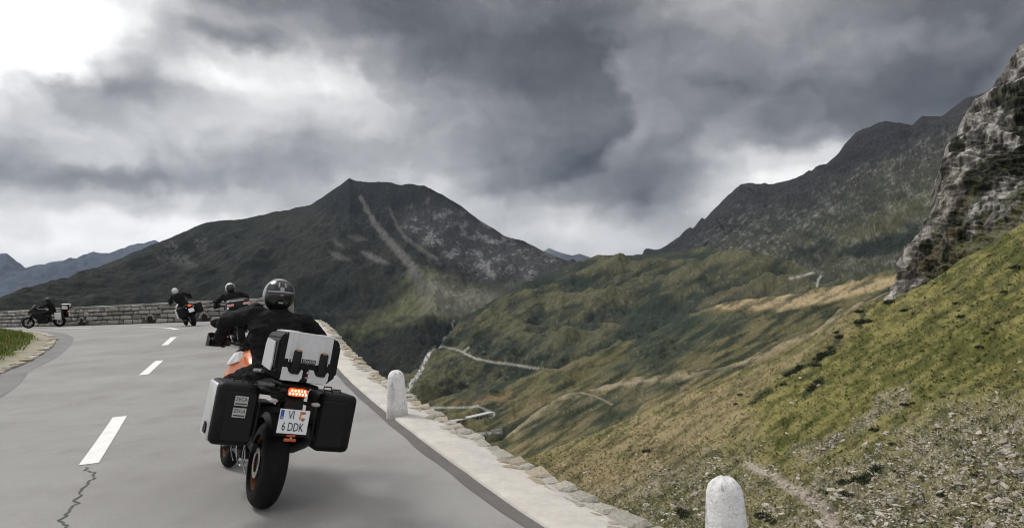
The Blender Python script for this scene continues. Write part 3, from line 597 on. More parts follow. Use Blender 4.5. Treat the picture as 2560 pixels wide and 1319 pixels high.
# ---- ribbons that lie on the land: tracks, stream
def resample(pts, step):
    pts = np.asarray(pts, float); seg = np.hypot(*np.diff(pts[:, :2], axis=0).T); s = np.concatenate([[0], np.cumsum(seg)])
    n = max(2, int(s[-1] / step) + 1); t = np.linspace(0, s[-1], n)
    return np.stack([np.interp(t, s, pts[:, k]) for k in range(pts.shape[1])], 1)
def smooth_poly(pts, it=3):
    p = np.asarray(pts, float)
    for _ in range(it):
        q = np.concatenate([p[:1], np.stack([p[:-1] * .75 + p[1:] * .25, p[:-1] * .25 + p[1:] * .75], 1).reshape(-1, p.shape[1]), p[-1:]]); p = q
    return p
def ribbon(name, land, pts, width, material, lift=.35, wob=0.0, seed=0):
    q = resample(smooth_poly(pts, 2), 3.0)
    C = np.array([land.at(x, y)[0] for x, y in q])
    k = 7; w = np.ones(k) / k
    C = np.stack([np.convolve(np.pad(C[:, i], k // 2, mode='edge'), w, 'valid') for i in range(3)], 1); C[:, 2] += lift
    T = np.gradient(C, axis=0); T[:, 2] = 0; T /= np.linalg.norm(T, axis=1, keepdims=True) + 1e-9
    N = np.stack([-T[:, 1], T[:, 0], T[:, 2] * 0], 1)
    view = C / np.linalg.norm(C, axis=1, keepdims=True)
    ww = width * (1 + wob * fbm(np.arange(len(C)) / 6.0, np.zeros(len(C)), 3, seed))[:, None] / 2
    rows = np.stack([C - N * ww - [0, 0, lift * 1.5], C - N * ww, C + N * ww, C + N * ww - [0, 0, lift * 1.5]])
    o = link(name, grid_mesh(name, rows, None, material)); tag(o, kind='structure'); return o

# ------------------------------------------------------------------ mesh builder for made things
class MB:
    def __init__(s): s.v = []; s.f = []
    def add(s, V, Fc):
        k = len(s.v); s.v += [tuple(map(float, p)) for p in V]; s.f += [tuple(int(i) + k for i in f) for f in Fc]; return s
    def box(s, c, sz, bev=0.0, seg=2, rot=None, shape=None):
        bm = bmesh.new(); bmesh.ops.create_cube(bm, size=1.0)
        for v in bm.verts: v.co = Vector((v.co.x * sz[0], v.co.y * sz[1], v.co.z * sz[2]))
        if shape:
            for v in bm.verts: v.co = Vector(shape(v.co))
        if bev: bmesh.ops.bevel(bm, geom=bm.edges[:], offset=bev, segments=seg, profile=.5, affect='EDGES')
        if rot is not None: bmesh.ops.transform(bm, matrix=rot, verts=bm.verts)
        bm.verts.index_update(); s.add([(v.co.x + c[0], v.co.y + c[1], v.co.z + c[2]) for v in bm.verts], [[v.index for v in f.verts] for f in bm.faces]); bm.free(); return s
    def loft(s, rings, cap=True):
        n = len(rings[0]); V = [p for r in rings for p in r]; Fc = []
        for i in range(len(rings) - 1):
            for j in range(n):
                a, b_ = i * n + j, i * n + (j + 1) % n; Fc.append((a, b_, b_ + n, a + n))
        if cap: Fc.append(tuple(range(n))[::-1]); Fc.append(tuple((len(rings) - 1) * n + j for j in range(n)))
        return s.add(V, Fc)
    def tube(s, path, r, n=10, cap=True):
        path = [Vector(p) for p in path]; rs = r if hasattr(r, '__len__') else [r] * len(path); rings = []; up = None
        for i, p in enumerate(path):
            t = (path[min(i + 1, len(path) - 1)] - path[max(i - 1, 0)]).normalized()
            if up is None: up = t.orthogonal().normalized()
            up = (up - t * up.dot(t)).normalized(); sd_ = t.cross(up); q = rs[i]; qa, qb = q if hasattr(q, '__len__') else (q, q)
            rings.append([p + up * (qa * math.cos(a)) + sd_ * (qb * math.sin(a)) for a in [2 * math.pi * k / n for k in range(n)]])
        return s.loft(rings, cap)
    def ell(s, c, r, nu=16, nv=10, rot=None, f=None):
        V = []; Fc = []
        for i in range(nv + 1):
            th = math.pi * i / nv
            for j in range(nu):
                ph = 2 * math.pi * j / nu; p = Vector((r[0] * math.sin(th) * math.cos(ph), r[1] * math.sin(th) * math.sin(ph), r[2] * math.cos(th)))
                if f: p = Vector(f(p))
                if rot is not None: p = rot @ p
                V.append(p + Vector(c))
        for i in range(nv):
            for j in range(nu): Fc.append((i * nu + j, (i + 1) * nu + j, (i + 1) * nu + (j + 1) % nu, i * nu + (j + 1) % nu))
        return s.add(V, Fc)
    def lathe_x(s, prof, c, n=40):
        """prof: closed list of (x offset, radius) turned about the x axis through c"""
        m = len(prof); V = []; Fc = []
        for k in range(n):
            a = 2 * math.pi * k / n
            for x, r in prof: V.append((c[0] + x, c[1] + r * math.cos(a), c[2] + r * math.sin(a)))
        for k in range(n):
            for j in range(m):
                a, b_ = k * m + j, k * m + (j + 1) % m; c2, d = ((k + 1) % n) * m + (j + 1) % m, ((k + 1) % n) * m + j; Fc.append((a, d, c2, b_))
        return s.add(V, Fc)
    def prism(s, pts, origin, ex, ey, depth):
        """flat outline pts in the (ex, ey) plane, thickness depth along ex x ey (towards +)"""
        o, ex, ey = Vector(origin), Vector(ex), Vector(ey); nz = ex.cross(ey).normalized(); n = len(pts)
        A = [o + ex * x + ey * y for x, y in pts]; B = [p + nz * depth for p in A]
        Fc = [tuple(range(n))[::-1], tuple(range(n, 2 * n))] + [(i, (i + 1) % n, (i + 1) % n + n, i + n) for i in range(n)]
        return s.add(A + B, Fc)
    def mesh(s, name, material=None, smooth=35):
        me = bpy.data.meshes.new(name); me.from_pydata(s.v, [], s.f); me.update()
        bm = bmesh.new(); bm.from_mesh(me); bmesh.ops.recalc_face_normals(bm, faces=bm.faces); bm.to_mesh(me); bm.free()
        if smooth:
            me.polygons.foreach_set('use_smooth', np.ones(len(me.polygons), bool)); me.set_sharp_from_angle(angle=math.radians(smooth))
        if material: me.materials.append(material)
        return me
    def build(s, name, material, parent=None, smooth=35): return link(name, s.mesh(name, material, smooth), parent)
def sring(cx, y, cz, hw, hh, n=20, e=2.6):
    out = []
    for k in range(n):
        a = 2 * math.pi * k / n; c, q = math.cos(a), math.sin(a)
        out.append((cx + hw * math.copysign(abs(c) ** (2 / e), c), y, cz + hh * math.copysign(abs(q) ** (2 / e), q)))
    return out
def evaluated(o):
    dg = bpy.context.evaluated_depsgraph_get(); dg.update(); me = bpy.data.meshes.new_from_object(o.evaluated_get(dg)); return me
def text_mesh(body, size, material, thick=0.0006, sx=1.0):
    cu = bpy.data.curves.new('lettering', 'FONT'); cu.body = body; cu.size = size; cu.align_x = 'CENTER'; cu.align_y = 'CENTER'; cu.extrude = thick; cu.resolution_u = 3
    o = bpy.data.objects.new('lettering', cu); COL.objects.link(o); me = evaluated(o); bpy.data.objects.remove(o); bpy.data.curves.remove(cu)
    me.materials.clear(); me.materials.append(material)
    for v in me.vertices: v.co.x *= sx
    return me
# ------------------------------------------------------------------ road
def road_z(Y):
    t = np.clip((np.asarray(Y, float) - 6) / 22, 0, 1); return .76 * t * t * (3 - 2 * t)
EDGE = np.array([(3.4, -6), (2.45, -2), (1.75, 1.0), (1.0, 2.6), (.11, 4.3), (-.43, 5.58), (-1.41, 7.92), (-2.45, 10.41), (-3.1, 12.0), (-3.95, 14.2), (-5.3, 18), (-6.7, 22), (-8.1, 26), (-9.6, 29.5), (-11.6, 32.4), (-13.6, 34.2), (-16, 35.2), (-20.3, 36.7), (-26.5, 39.2), (-35.4, 45.5), (-46, 54), (-60, 66)])
INNER = np.array([(-4.5, -8), (-4.9, -3), (-5.6, 1.0), (-6.5, 4.0), (-7.6, 7.3), (-8.5, 9.5), (-9.6, 11.8), (-10.6, 13.5), (-11.38, 14.63), (-11.87, 16), (-12.5, 17.3), (-13.14, 18.47), (-14.0, 20), (-14.88, 21.41), (-15.6, 22.5), (-16.4, 23.6), (-17.6, 25), (-20, 27.8), (-24, 32), (-28.5, 36.6), (-37, 44.5), (-50, 57)])
def arc(pts, n):
    p = smooth_poly(pts, 3); s = np.concatenate([[0], np.cumsum(np.hypot(*np.diff(p, axis=0).T))]); t = np.linspace(0, s[-1], n)
    return np.stack([np.interp(t, s, p[:, 0]), np.interp(t, s, p[:, 1])], 1)
def offset(c, d):
    T = np.gradient(c, axis=0); T /= np.linalg.norm(T, axis=1, keepdims=True); return c + np.stack([T[:, 1], -T[:, 0]], 1) * d   # + to the right of travel
def with_z(c, dz=0.0): return np.concatenate([c, (road_z(c[:, 1]) + dz)[:, None]], 1)
NE = 260
edge = arc(EDGE, NE); inner = arc(INNER, NE)
def strip(name, a, b_, dz, n, material, kind='structure', zf=None):
    t = np.linspace(0, 1, n)[:, None, None]; P = a[None] * (1 - t) + b_[None] * t
    z = road_z(P[..., 1]) + dz
    if zf is not None: z = z + zf(P, t)
    o = link(name, grid_mesh(name, np.concatenate([P, z[..., None]], -1), None, material)); 
    if kind: tag(o, kind=kind)
    return o
def asphalt_layers(b, tc, base):
    st = b.noise(b.vmath('MULTIPLY', tc, (1, 1, 0)), 0.45, 4, 0.55); base = b.mix(b.maprange(st, .35, .7), base, (.245, .237, .228, 1))
    agg = b.noise(tc, 95, 2, .5); base = b.mix(b.math('MULTIPLY', b.maprange(agg, .60, .70), .8), base, (.48, .47, .45, 1))
    agg2 = b.noise(b.vmath('ADD', tc, (7, 3, 1)), 105, 2, .5); base = b.mix(b.math('MULTIPLY', b.maprange(agg2, .58, .70), .75), base, (.10, .10, .10, 1))
    bl = b.noise(tc, 55, 3, .5); base = b.mix(b.math('MULTIPLY', b.maprange(bl, .60, .72), .35), base, (.17, .165, .16, 1)); bl2 = b.noise(tc, 70, 3, .5); base = b.mix(b.math('MULTIPLY', b.maprange(bl2, .62, .74), .4), base, (.42, .41, .40, 1))
    pt = b.noise(tc, .9, 6, .65); base = b.mix(b.math('MULTIPLY', b.maprange(pt, .5, .68), .45), base, (.215, .205, .197, 1))
    sp = b.noise(tc, 22, 2, .4); base = b.mix(b.math('MULTIPLY', b.maprange(sp, .70, .78), .5), base, (.14, .135, .13, 1))
    return base
asphalt = mat('asphalt', (.30, .291, .281), .88, var=.05, vscale=1.1, bump=.35, bscale=160, spec=.25, layers=asphalt_layers)
road = strip('road', inner, edge, 0.0, 14, asphalt)
dark_asphalt = mat('dark_asphalt', (.135, .128, .122), .9, var=.12, vscale=3, bump=.5, bscale=140, spec=.2)
g_in = offset(edge, -.12) + np.stack([.02 * fbm(np.arange(NE) / 3.0, np.zeros(NE), 3, 2)] * 2, 1)
strip('gutter_strip', g_in, offset(edge, .03), .004, 3, dark_asphalt)
strip('gutter_strip', offset(inner, .02), offset(inner, .5), .004, 3, mat('worn_asphalt', (.205, .20, .195), .9, var=.15, vscale=1.5, spec=.2))
concrete = mat('verge_concrete', (.52, .49, .45), .93, var=.14, vscale=2.5, bump=.5, bscale=45, spec=.15)
kmax = int(np.argmax(edge[:, 1] > 30.5))
ve = edge[:kmax]
verge = empty('verge'); tag(verge, kind='structure')
def verge_mesh():
    rows = []
    for d, dz in ((0.0, -.02), (.004, .018), (.03, .03), (.12, .033), (.22, .03), (.33, .022), (.42, .0), (.60, -.03), (.62, -1.2), (.75, -3.0), (1.2, -7.0), (4.5, -13.0), (14.0, -24.0)):
        p = offset(ve, d); p = p + (np.stack([.012 * fbm(np.arange(kmax) / 2.0, np.full(kmax, d * 9), 3, 8)] * 2, 1) if 0 < d < .5 else 0)
        rows.append(np.concatenate([p, (road_z(ve[:, 1]) + dz + (.006 * fbm(np.arange(kmax) / 4.0, np.full(kmax, d * 20), 3, 4) if dz > 0 else 0))[:, None]], 1))
    return grid_mesh('verge_slab', np.array(rows), None, concrete, flip=True)
link('slab', verge_mesh(), verge)
def stone_mesh(name, seed, material, bev=.16, jit=.16):
    r = random.Random(seed); bm = bmesh.new(); bmesh.ops.create_cube(bm, size=1.0)
    for v in bm.verts: v.co = Vector(tuple(c * (1 + r.uniform(-jit, jit * .4)) for c in v.co))
    bmesh.ops.bevel(bm, geom=bm.edges[:], offset=bev, segments=1, profile=.5, affect='EDGES')
    for v in bm.verts: v.co += Vector((r.uniform(-1, 1), r.uniform(-1, 1), r.uniform(-1, 1))) * .035
    me = bpy.data.meshes.new(name); bm.to_mesh(me); bm.free(); me.materials.append(material); return me
def mossy(b, tc, base):
    oi = b.n('ShaderNodeObjectInfo').outputs['Random']
    base = b.vmath('SCALE', base, scale=b.maprange(oi, 0, 1, .62, 1.25, 'LINEAR'))
    warm = b.math('FRACT', b.math('MULTIPLY', oi, 7.31)); base = b.mix(b.maprange(warm, .62, 1.0, 0, .4), base, (.38, .30, .20, 1))
    n = b.noise(tc, 1.8, 5, .6); return b.mix(b.math('MULTIPLY', b.maprange(n, .52, .72), .5), base, (.16, .16, .145, 1))
def edge_tint(b, tc, base):
    oi = b.n('ShaderNodeObjectInfo').outputs['Random']
    base = b.vmath('SCALE', base, scale=b.maprange(oi, 0, 1, .82, 1.12, 'LINEAR'))
    warm = b.math('FRACT', b.math('MULTIPLY', oi, 7.31)); base = b.mix(b.maprange(warm, .5, 1.0, 0, .6), base, (.50, .38, .22, 1))
    n = b.noise(tc, 2.2, 6, .65); return b.mix(b.math('MULTIPLY', b.maprange(n, .52, .68), .45), base, (.30, .285, .25, 1))
edge_stone = mat('edge_stone', (.58, .54, .47), .92, var=.2, vscale=1.6, bump=.9, bscale=6, spec=.15, layers=edge_tint)
STV = [stone_mesh('edging_stone', 40 + k, edge_stone, .09, .34) for k in range(9)]
def put_stone(name, me, parent, pos, size, rz, tilt=0.0):
    o = link(name, me, parent); o.location = pos; o.scale = size; o.rotation_euler = (tilt, tilt * .5, rz); return o
def edging():
    c = offset(ve, .45); s = np.concatenate([[0], np.cumsum(np.hypot(*np.diff(c, axis=0).T))]); L = s[-1]
    for row, (o0, wd) in enumerate(((.37, .17), (.53, .19))):
        c = offset(ve, o0); pos = .3
        while pos < L - .3:
            ln = rnd.uniform(.18, .40) if row == 0 else rnd.uniform(.18, .42)
            near = np.interp(pos, s, ve[:, 1])
            if near > 14: ln *= 1.6
            if rnd.random() > (.06 if row == 0 else .0):
                m = pos + ln / 2; x = np.interp(m, s, c[:, 0]); y = np.interp(m, s, c[:, 1]); x2 = np.interp(m + .1, s, c[:, 0]); y2 = np.interp(m + .1, s, c[:, 1])
                put_stone('edging_stone', rnd.choice(STV), verge, (x + rnd.uniform(-.015, .015), y, float(road_z(y)) + rnd.uniform(-.082, -.062) + (.0 if row == 0 else .0)), (ln * 1.04, wd * rnd.uniform(.95, 1.15), rnd.uniform(.165, .185)), math.atan2(y2 - y, x2 - x) + rnd.uniform(-.12, .12), rnd.uniform(-.03, .03))
            pos += ln
edging()

# markings: children of the road
paint = mat('road_paint', (.78, .77, .75), .8, var=.1, vscale=5, bump=.3, bscale=120, spec=.3, layers=lambda b, tc, base: b.mix(b.maprange(b.noise(tc, 30, 5, .7), .62, .74, 0, .5), base, (.35, .34, .33, 1)))
def flat_poly(name, pts, dz, material, parent):
    me = bpy.data.meshes.new(name); V = [(x, y, float(road_z(y)) + dz) for x, y in pts]; n = len(V) // 2
    me.from_pydata(V, [], [(i, i + 1, 2 * n - 2 - i, 2 * n - 1 - i) for i in range(n - 1)]); me.materials.append(material); return link(name, me, parent)
def dash(c0, c1, w, mid=None):
    p = smooth_poly([c0, c1] if mid is None else [c0, mid, c1], 2 if mid is not None else 0); p = resample(p, .5)
    l = offset(p, -w / 2); r = offset(p, w / 2); flat_poly('lane_marking', list(map(tuple, l)) + list(map(tuple, r[::-1])), .005, paint, road)
dash((-4.28, 6.62), (-5.52, 9.22), .17); dash((-7.53, 13.4), (-8.36, 15.55), .17); dash((-10.0, 18.9), (-11.0, 21.35), .17)
dash((-12.75, 25.0), (-16.3, 28.9), .17, (-14.2, 27.0)); dash((-20.5, 32.0), (-24.5, 35.2), .17)
tar = mat('crack', (.085, .08, .076), .9, var=.1)
def crack(pts, w):
    p = resample(np.array(pts), .04); k = np.arange(len(p)) * .33; p = p + np.stack([.025 * fbm(k, k * 0, 4, 3), .03 * fbm(k + 30, k * 0, 4, 4)], 1) * 2
    ww = w * (1 + .7 * fbm(np.arange(len(p)) / 5.0, np.zeros(len(p)), 3, 9))[:, None]; T = np.gradient(p, axis=0); T /= np.linalg.norm(T, axis=1, keepdims=True) + 1e-9; N = np.stack([T[:, 1], -T[:, 0]], 1)
    l = p - N * ww / 2; r = p + N * ww / 2; flat_poly('crack', list(map(tuple, l)) + list(map(tuple, r[::-1])), .0045, tar, road)
def gpt(x, y):
    d = ray(x, y); Y = np.linspace(1, 60, 20000); z = CZ + d[2] / d[1] * Y; i = int(np.argmax(z < road_z(Y))); return (d[0] / d[1] * Y[i], Y[i])
crack([gpt(*q) for q in ((218, 1168), (213, 1176), (238, 1185), (228, 1200), (212, 1215), (200, 1232), (196, 1245), (183, 1258), (186, 1268), (172, 1275), (158, 1290), (150, 1302), (160, 1312), (165, 1319))], .017)

# ------------------------------------------------------------------ bollards
def bollard_wear(b, tc, base):
    base = b.mix(b.math('MULTIPLY', b.maprange(b.noise(b.vmath('MULTIPLY', tc, (1, 1, .5)), 30, 6, .7), .57, .66), .75), base, (.22, .215, .21, 1))
    base = b.mix(b.math('MULTIPLY', b.maprange(b.noise(b.vmath('MULTIPLY', tc, (1, 1, .25)), 7, 6, .65), .48, .70), .45), base, (.42, .405, .38, 1))
    sp = b.n('ShaderNodeSeparateXYZ'); b.put(sp.inputs[0], tc)
    h = b.math('ADD', sp.outputs[2], b.math('MULTIPLY', b.noise(tc, 9, 5, .6), -.16)); return b.mix(b.maprange(h, .10, -.06, 0, .6), base, (.30, .275, .235, 1))
white_stone = mat('bollard_paint', (.76, .75, .745), .9, var=.1, vscale=5, bump=1.0, bscale=22, spec=.2, layers=bollard_wear)
def bollard(x, y, h, label, dz=0.0):
    m = MB(); prof = [(.0, .138), (.05, .136), (.2, .129), (h * .55, .117), (h - .16, .108), (h - .09, .102), (h - .045, .088), (h - .018, .062), (h - .004, .031), (h, .004)]
    rings = [[(r * math.cos(a) * (1 + .015 * math.sin(3 * a + z * 9)), r * math.sin(a), z - .05 + .004 * math.sin(5 * a)) for a in [2 * math.pi * k / 32 for k in range(32)]] for z, r in prof]
    m.loft(rings); o = m.build('bollard', white_stone, None, 60); o.location = (x, y, float(road_z(y)) + dz); o.rotation_euler = (0, rnd.uniform(-.01, .01), rnd.uniform(0, 3))
    tag(o, label, 'bollard', 'white guard stones along the verge')
bx_, by_ = gpt(993, 1043); bollard(bx_, by_, .64, 'white painted guard stone with rounded top standing whole on the verge')
bollard(1.165, 3.86, .66, 'nearest white guard stone, cut off by the bottom of the picture', -.21)

# ------------------------------------------------------------------ dry-jointed stone wall round the bend
wall_stone = mat('wall_stone', (.36, .35, .33), .93, var=.22, vscale=1.8, bump=.9, bscale=6, spec=.12, layers=mossy)
mortar = mat('mortar', (.10, .095, .085), .95, var=.25, vscale=2, bump=.6, bscale=30, spec=.1)
WSV = [stone_mesh('stone', 70 + k, wall_stone, .13, .16) for k in range(8)]
def build_wall():
    wall = empty('stone_wall'); tag(wall, 'long grey stone wall with drain holes around the outside of the bend', 'wall')
    i0 = int(np.argmax(project(with_z(edge, .5))[0] * (edge[:, 1] > 15) + 9999 * (edge[:, 1] <= 15) < 705)); i1 = int(np.argmax(edge[:, 0] < -42))
    c = offset(edge[i0:i1], .42); s = np.concatenate([[0], np.cumsum(np.hypot(*np.diff(c, axis=0).T))]); L = s[-1]
    def at(q):
        x, y = np.interp(q, s, c[:, 0]), np.interp(q, s, c[:, 1]); x2, y2 = np.interp(q + .3, s, c[:, 0]), np.interp(q + .3, s, c[:, 1]); x0, y0 = np.interp(q - .3, s, c[:, 0]), np.interp(q - .3, s, c[:, 1])
        return x, y, math.atan2(y2 - y0, x2 - x0)
    rows = [np.concatenate([offset(c, d), (road_z(c[:, 1]) + z)[:, None]], 1) for d, z in ((-.13, -.15), (-.13, .98), (.30, .98), (.30, -2.5))]
    link('mortar_core', grid_mesh('mortar_core', np.array(rows), None, mortar, flip=True), wall)
    e0 = rows; m = MB(); a_ = [r_[0] for r_ in rows]; m.add(a_, [(0, 1, 2, 3)]); m.build('end_face', wall_stone, wall, 0)
    for k in range(4):
        put_stone('end_stone', WSV[k], wall, (c[0, 0], c[0, 1] - .08, float(road_z(c[0, 1])) + .13 + .24 * k), (.5, .3, .23), rnd.uniform(-.1, .1))
    drains = []
    for px in (386, 518, 213):   # bearings of the drain openings
        a = (px - IW / 2) / FPX; k = int(np.argmin(np.abs(c[:, 0] / c[:, 1] - a))); drains.append(s[k])
    z = 0.0; hs = [.27, .25, .23, .21]
    for ci, h in enumerate(hs):
        pos = rnd.uniform(0, .3)
        while pos < L - .2:
            ln = rnd.choice((rnd.uniform(.26, .5), rnd.uniform(.45, .95))) * (1.15 if ci < 2 else 1.0)
            hit = ci < 2 and any(abs(pos + ln / 2 - d) < .26 + ln / 2 - .1 * ci for d in drains)
            if not hit:
                x, y, a = at(pos + ln / 2); hh = h * rnd.uniform(.78, 1.12); nx, ny = math.sin(a), -math.cos(a)
                off = -.13 + rnd.uniform(-.03, .02)
                put_stone('stone', rnd.choice(WSV), wall, (x + nx * off, y + ny * off, float(road_z(y)) + z + h / 2 + rnd.uniform(-.01, .01)), (ln - .035, .22, hh - .025), a, rnd.uniform(-.03, .03))
            pos += ln
        z += h
    pos = 0
    while pos < L - .2:
        ln = rnd.uniform(.55, .95); x, y, a = at(pos + ln / 2); nx, ny = math.sin(a), -math.cos(a)
        put_stone('coping_stone', rnd.choice(WSV), wall, (x + nx * .08, y + ny * .08, float(road_z(y)) + z + .07 + rnd.uniform(-.01, .015)), (ln - .02, .60, .155), a, rnd.uniform(-.012, .012)); pos += ln
    hole = mat('drain_shade', (.012, .011, .010), .95, var=.1)  # flat black slab painted as the shade inside the drain hole
    for d in drains:
        x, y, a = at(d); nx, ny = math.sin(a), -math.cos(a); m = MB()
        n = 12; pts = [(-.24, -.1), (.24, -.1)] + [(.24 * math.cos(q), .16 + .24 * math.sin(q)) for q in [math.pi * k / n for k in range(n + 1)]]
        m.prism(pts, (x - nx * .16, y - ny * .16, float(road_z(y))), (math.cos(a), math.sin(a), 0), (0, 0, 1), .05); m.build('drain_opening', hole, wall, 0)
        for k in range(6):   # arch stones
            q = math.pi * (k + .5) / 6; r = .31; u, w = r * math.cos(q), .16 + r * math.sin(q)
            o = put_stone('arch_stone', rnd.choice(WSV), wall, (x + math.cos(a) * u - nx * .15, y + math.sin(a) * u - ny * .15, float(road_z(y)) + w), (.13, .2, .15), a); o.rotation_euler = (0, -q + math.pi / 2, a)
build_wall()

# ------------------------------------------------------------------ grass bank inside the bend
def build_bank():
    n = 26; t = np.linspace(0, 1, n) ** 1.6; ic = inner
    P = []
    for k, u in enumerate(t):
        p = offset(ic, -14 * u - .0); P.append(p)
    P = np.array(P); d = 14 * t[:, None] * np.ones(NE)[None]
    nz = fbm(P[..., 0] / 1.3, P[..., 1] / 1.3, 5, 12)
    z = road_z(ic[:, 1])[None] - .04 + np.where(d < .02, 0, .06) + .62 * sm(.4, 4.0, d) + .10 * nz * sm(.2, 1.2, d) + .02 * d
    wx = P[..., 0]; wy = P[..., 1]; m1 = fbm(wx / .8, wy / .8, 4, 20); m2 = fbm(wx / .25, wy / .25, 4, 21)
    c = lerp(np.array([.085, .115, .022]), np.array([.15, .15, .05]), sm(-.3, .4, m1))
    c = lerp(c, np.array([.34, .31, .25]), (1 - sm(.35, .95, d + .3 * m1)) * .9)
    c = lerp(c, np.array([.38, .36, .32]), sm(.35, .6, m2) * .3)
    o = link('grass_bank', grid_mesh('grass_bank', np.concatenate([P, z[..., None]], -1), c * (1 + .25 * m2[..., None]), land_mat('bank_ground', 3.0, .8), flip=False)); tag(o, kind='structure')
    # grass blades
    V = []; Fc = []; Cc = []
    k0, k1 = int(np.argmax(ic[:, 1] > 12)), int(np.argmax(ic[:, 1] > 34)); r = random.Random(3)
    for _ in range(15000):
        i = r.randint(k0, k1); j = r.random() ** 1.3 * .62; jj = min(n - 2, int(np.searchsorted(t, j)) - 1 if j > 0 else 0); jj = max(0, jj)
        a, b_ = r.random(), r.random(); p = P[jj, i] * (1 - a) + P[jj + 1, i] * a; p = p * (1 - b_) + (P[jj, i - 1] * (1 - a) + P[jj + 1, i - 1] * a) * b_
        dd = 14 * (t[jj] * (1 - a) + t[jj + 1] * a)
        if dd < .5 + .5 * r.random(): continue
        zz = (z[jj, i] * (1 - a) + z[jj + 1, i] * a) * (1 - b_) + (z[jj, i - 1] * (1 - a) + z[jj + 1, i - 1] * a) * b_
        cl = np.array([.12, .165, .03]) * r.uniform(.6, 1.35) if r.random() < .75 else np.array([.2, .175, .07]) * r.uniform(.7, 1.3)
        for q in range(3):
            an = r.uniform(0, 6.28); h = r.uniform(.05, .15); w = r.uniform(.012, .03); lx, ly = r.uniform(-.09, .09), r.uniform(-.09, .09); k = len(V)
            ox, oy = r.uniform(-.06, .06), r.uniform(-.06, .06)
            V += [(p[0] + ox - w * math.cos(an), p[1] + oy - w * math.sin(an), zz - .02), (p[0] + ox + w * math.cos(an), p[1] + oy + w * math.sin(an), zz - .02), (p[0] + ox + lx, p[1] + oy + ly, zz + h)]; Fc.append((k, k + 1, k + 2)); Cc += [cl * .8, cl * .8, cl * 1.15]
    go = link('grass', tri_mesh('grass', V, Fc, mat('grass_blade', attr=True, rough=.8, spec=.2, var=0), Cc)); tag(go, 'short green grass on the bank inside the bend', 'grass', kind='stuff')
    # kerb stones of the bank edge
    kerb = empty('kerb'); tag(kerb, kind='structure'); s = np.concatenate([[0], np.cumsum(np.hypot(*np.diff(ic, axis=0).T))])
    pos = s[k0]
    while pos < s[k1]:
        ln = r.uniform(.4, .8); m_ = pos + ln / 2; x, y = np.interp(m_, s, ic[:, 0]), np.interp(m_, s, ic[:, 1]); x2, y2 = np.interp(m_ + .2, s, ic[:, 0]), np.interp(m_ + .2, s, ic[:, 1])
        put_stone('kerb_stone', r.choice(STV), kerb, (x - .1, y, float(road_z(y)) - .02), (ln * .97, .26, .16), math.atan2(y2 - y, x2 - x)); pos += ln
build_bank()
# ------------------------------------------------------------------ motorcycles and riders
def bike_matrix(P0, heading, lean):
    a, q = math.radians(heading), math.radians(lean)
    fv = Vector((math.sin(a), math.cos(a), 0)); rv = Vector((math.cos(a), -math.sin(a), 0)); z = Vector((0, 0, 1))
    X = rv * math.cos(q) - z * math.sin(q); Z = z * math.cos(q) + rv * math.sin(q)
    m = Matrix.Identity(4)
    for i in range(3): m[i][0], m[i][1], m[i][2], m[i][3] = X[i], fv[i], Z[i], P0[i]
    return m
def dusty(c, amt):
    return lambda b, tc, base: b.mix(b.math('MULTIPLY', b.maprange(b.noise(tc, 9, 5, .65), .42, .72), amt), base, (*c, 1))
rubber = mat('rubber', (.007, .007, .007), .8, var=.2, vscale=8, bump=.3, bscale=60, spec=.18)
plastic = mat('black_plastic', (.0045, .0045, .005), .5, var=.2, vscale=12, bump=.25, bscale=180, spec=.2, layers=lambda b, tc, base: b.mix(b.math('MULTIPLY', b.maprange(b.noise(b.vmath('MULTIPLY', tc, (1, 1, 3)), 34, 7, .72), .60, .72), .5), dusty((.02, .019, .018), .3)(b, tc, base), (.06, .058, .055, 1)))
satin = mat('satin_black', (.006, .006, .0065), .38, var=.2, vscale=9, spec=.25)
alu = mat('case_aluminium', (.60, .60, .61), .36, metal=.35, var=.06, vscale=5, bump=.12, bscale=90, spec=.5, layers=dusty((.5, .485, .46), .3))
steel = mat('steel', (.42, .42, .43), .3, metal=1.0, var=.1, vscale=10)
orange = mat('orange_plastic', (.72, .165, .022), .32, var=.06, vscale=5, spec=.5, coat=.3)
white_pl = mat('white_plastic', (.70, .69, .67), .35, var=.05, vscale=5, spec=.5)
copper = mat('latch_tip', (.42, .19, .10), .5, var=.1)
red_glass = mat('tail_glass', (.5, .02, .01), .25, var=0, emit=((1.0, .075, .02), 1.5))
led = mat('tail_led', (1, .4, .2), .3, var=0, emit=((1.0, .42, .22), 5.0))
amber = mat('reflector', (.45, .09, .03), .3, var=.05)
pale_red = mat('pale_reflector', (.62, .30, .26), .3, var=.05)
clear_ind = mat('indicator_lens', (.38, .38, .36), .2, var=.05)
glass = mat('windscreen', (.10, .11, .12), .08, var=0, spec=.6)
plate_m = mat('plate_white', (.74, .75, .77), .45, var=.03, vscale=30)
plate_b = mat('plate_blue', (.02, .075, .32), .45, var=.03)
plate_y = mat('crest_yellow', (.48, .30, .07), .5, var=.05); plate_r = mat('crest_red', (.42, .12, .09), .5, var=.05)
ink = mat('ink', (.02, .02, .022), .6, var=0)
sticker = mat('sticker', (.42, .43, .41), .5, var=.08, vscale=40)

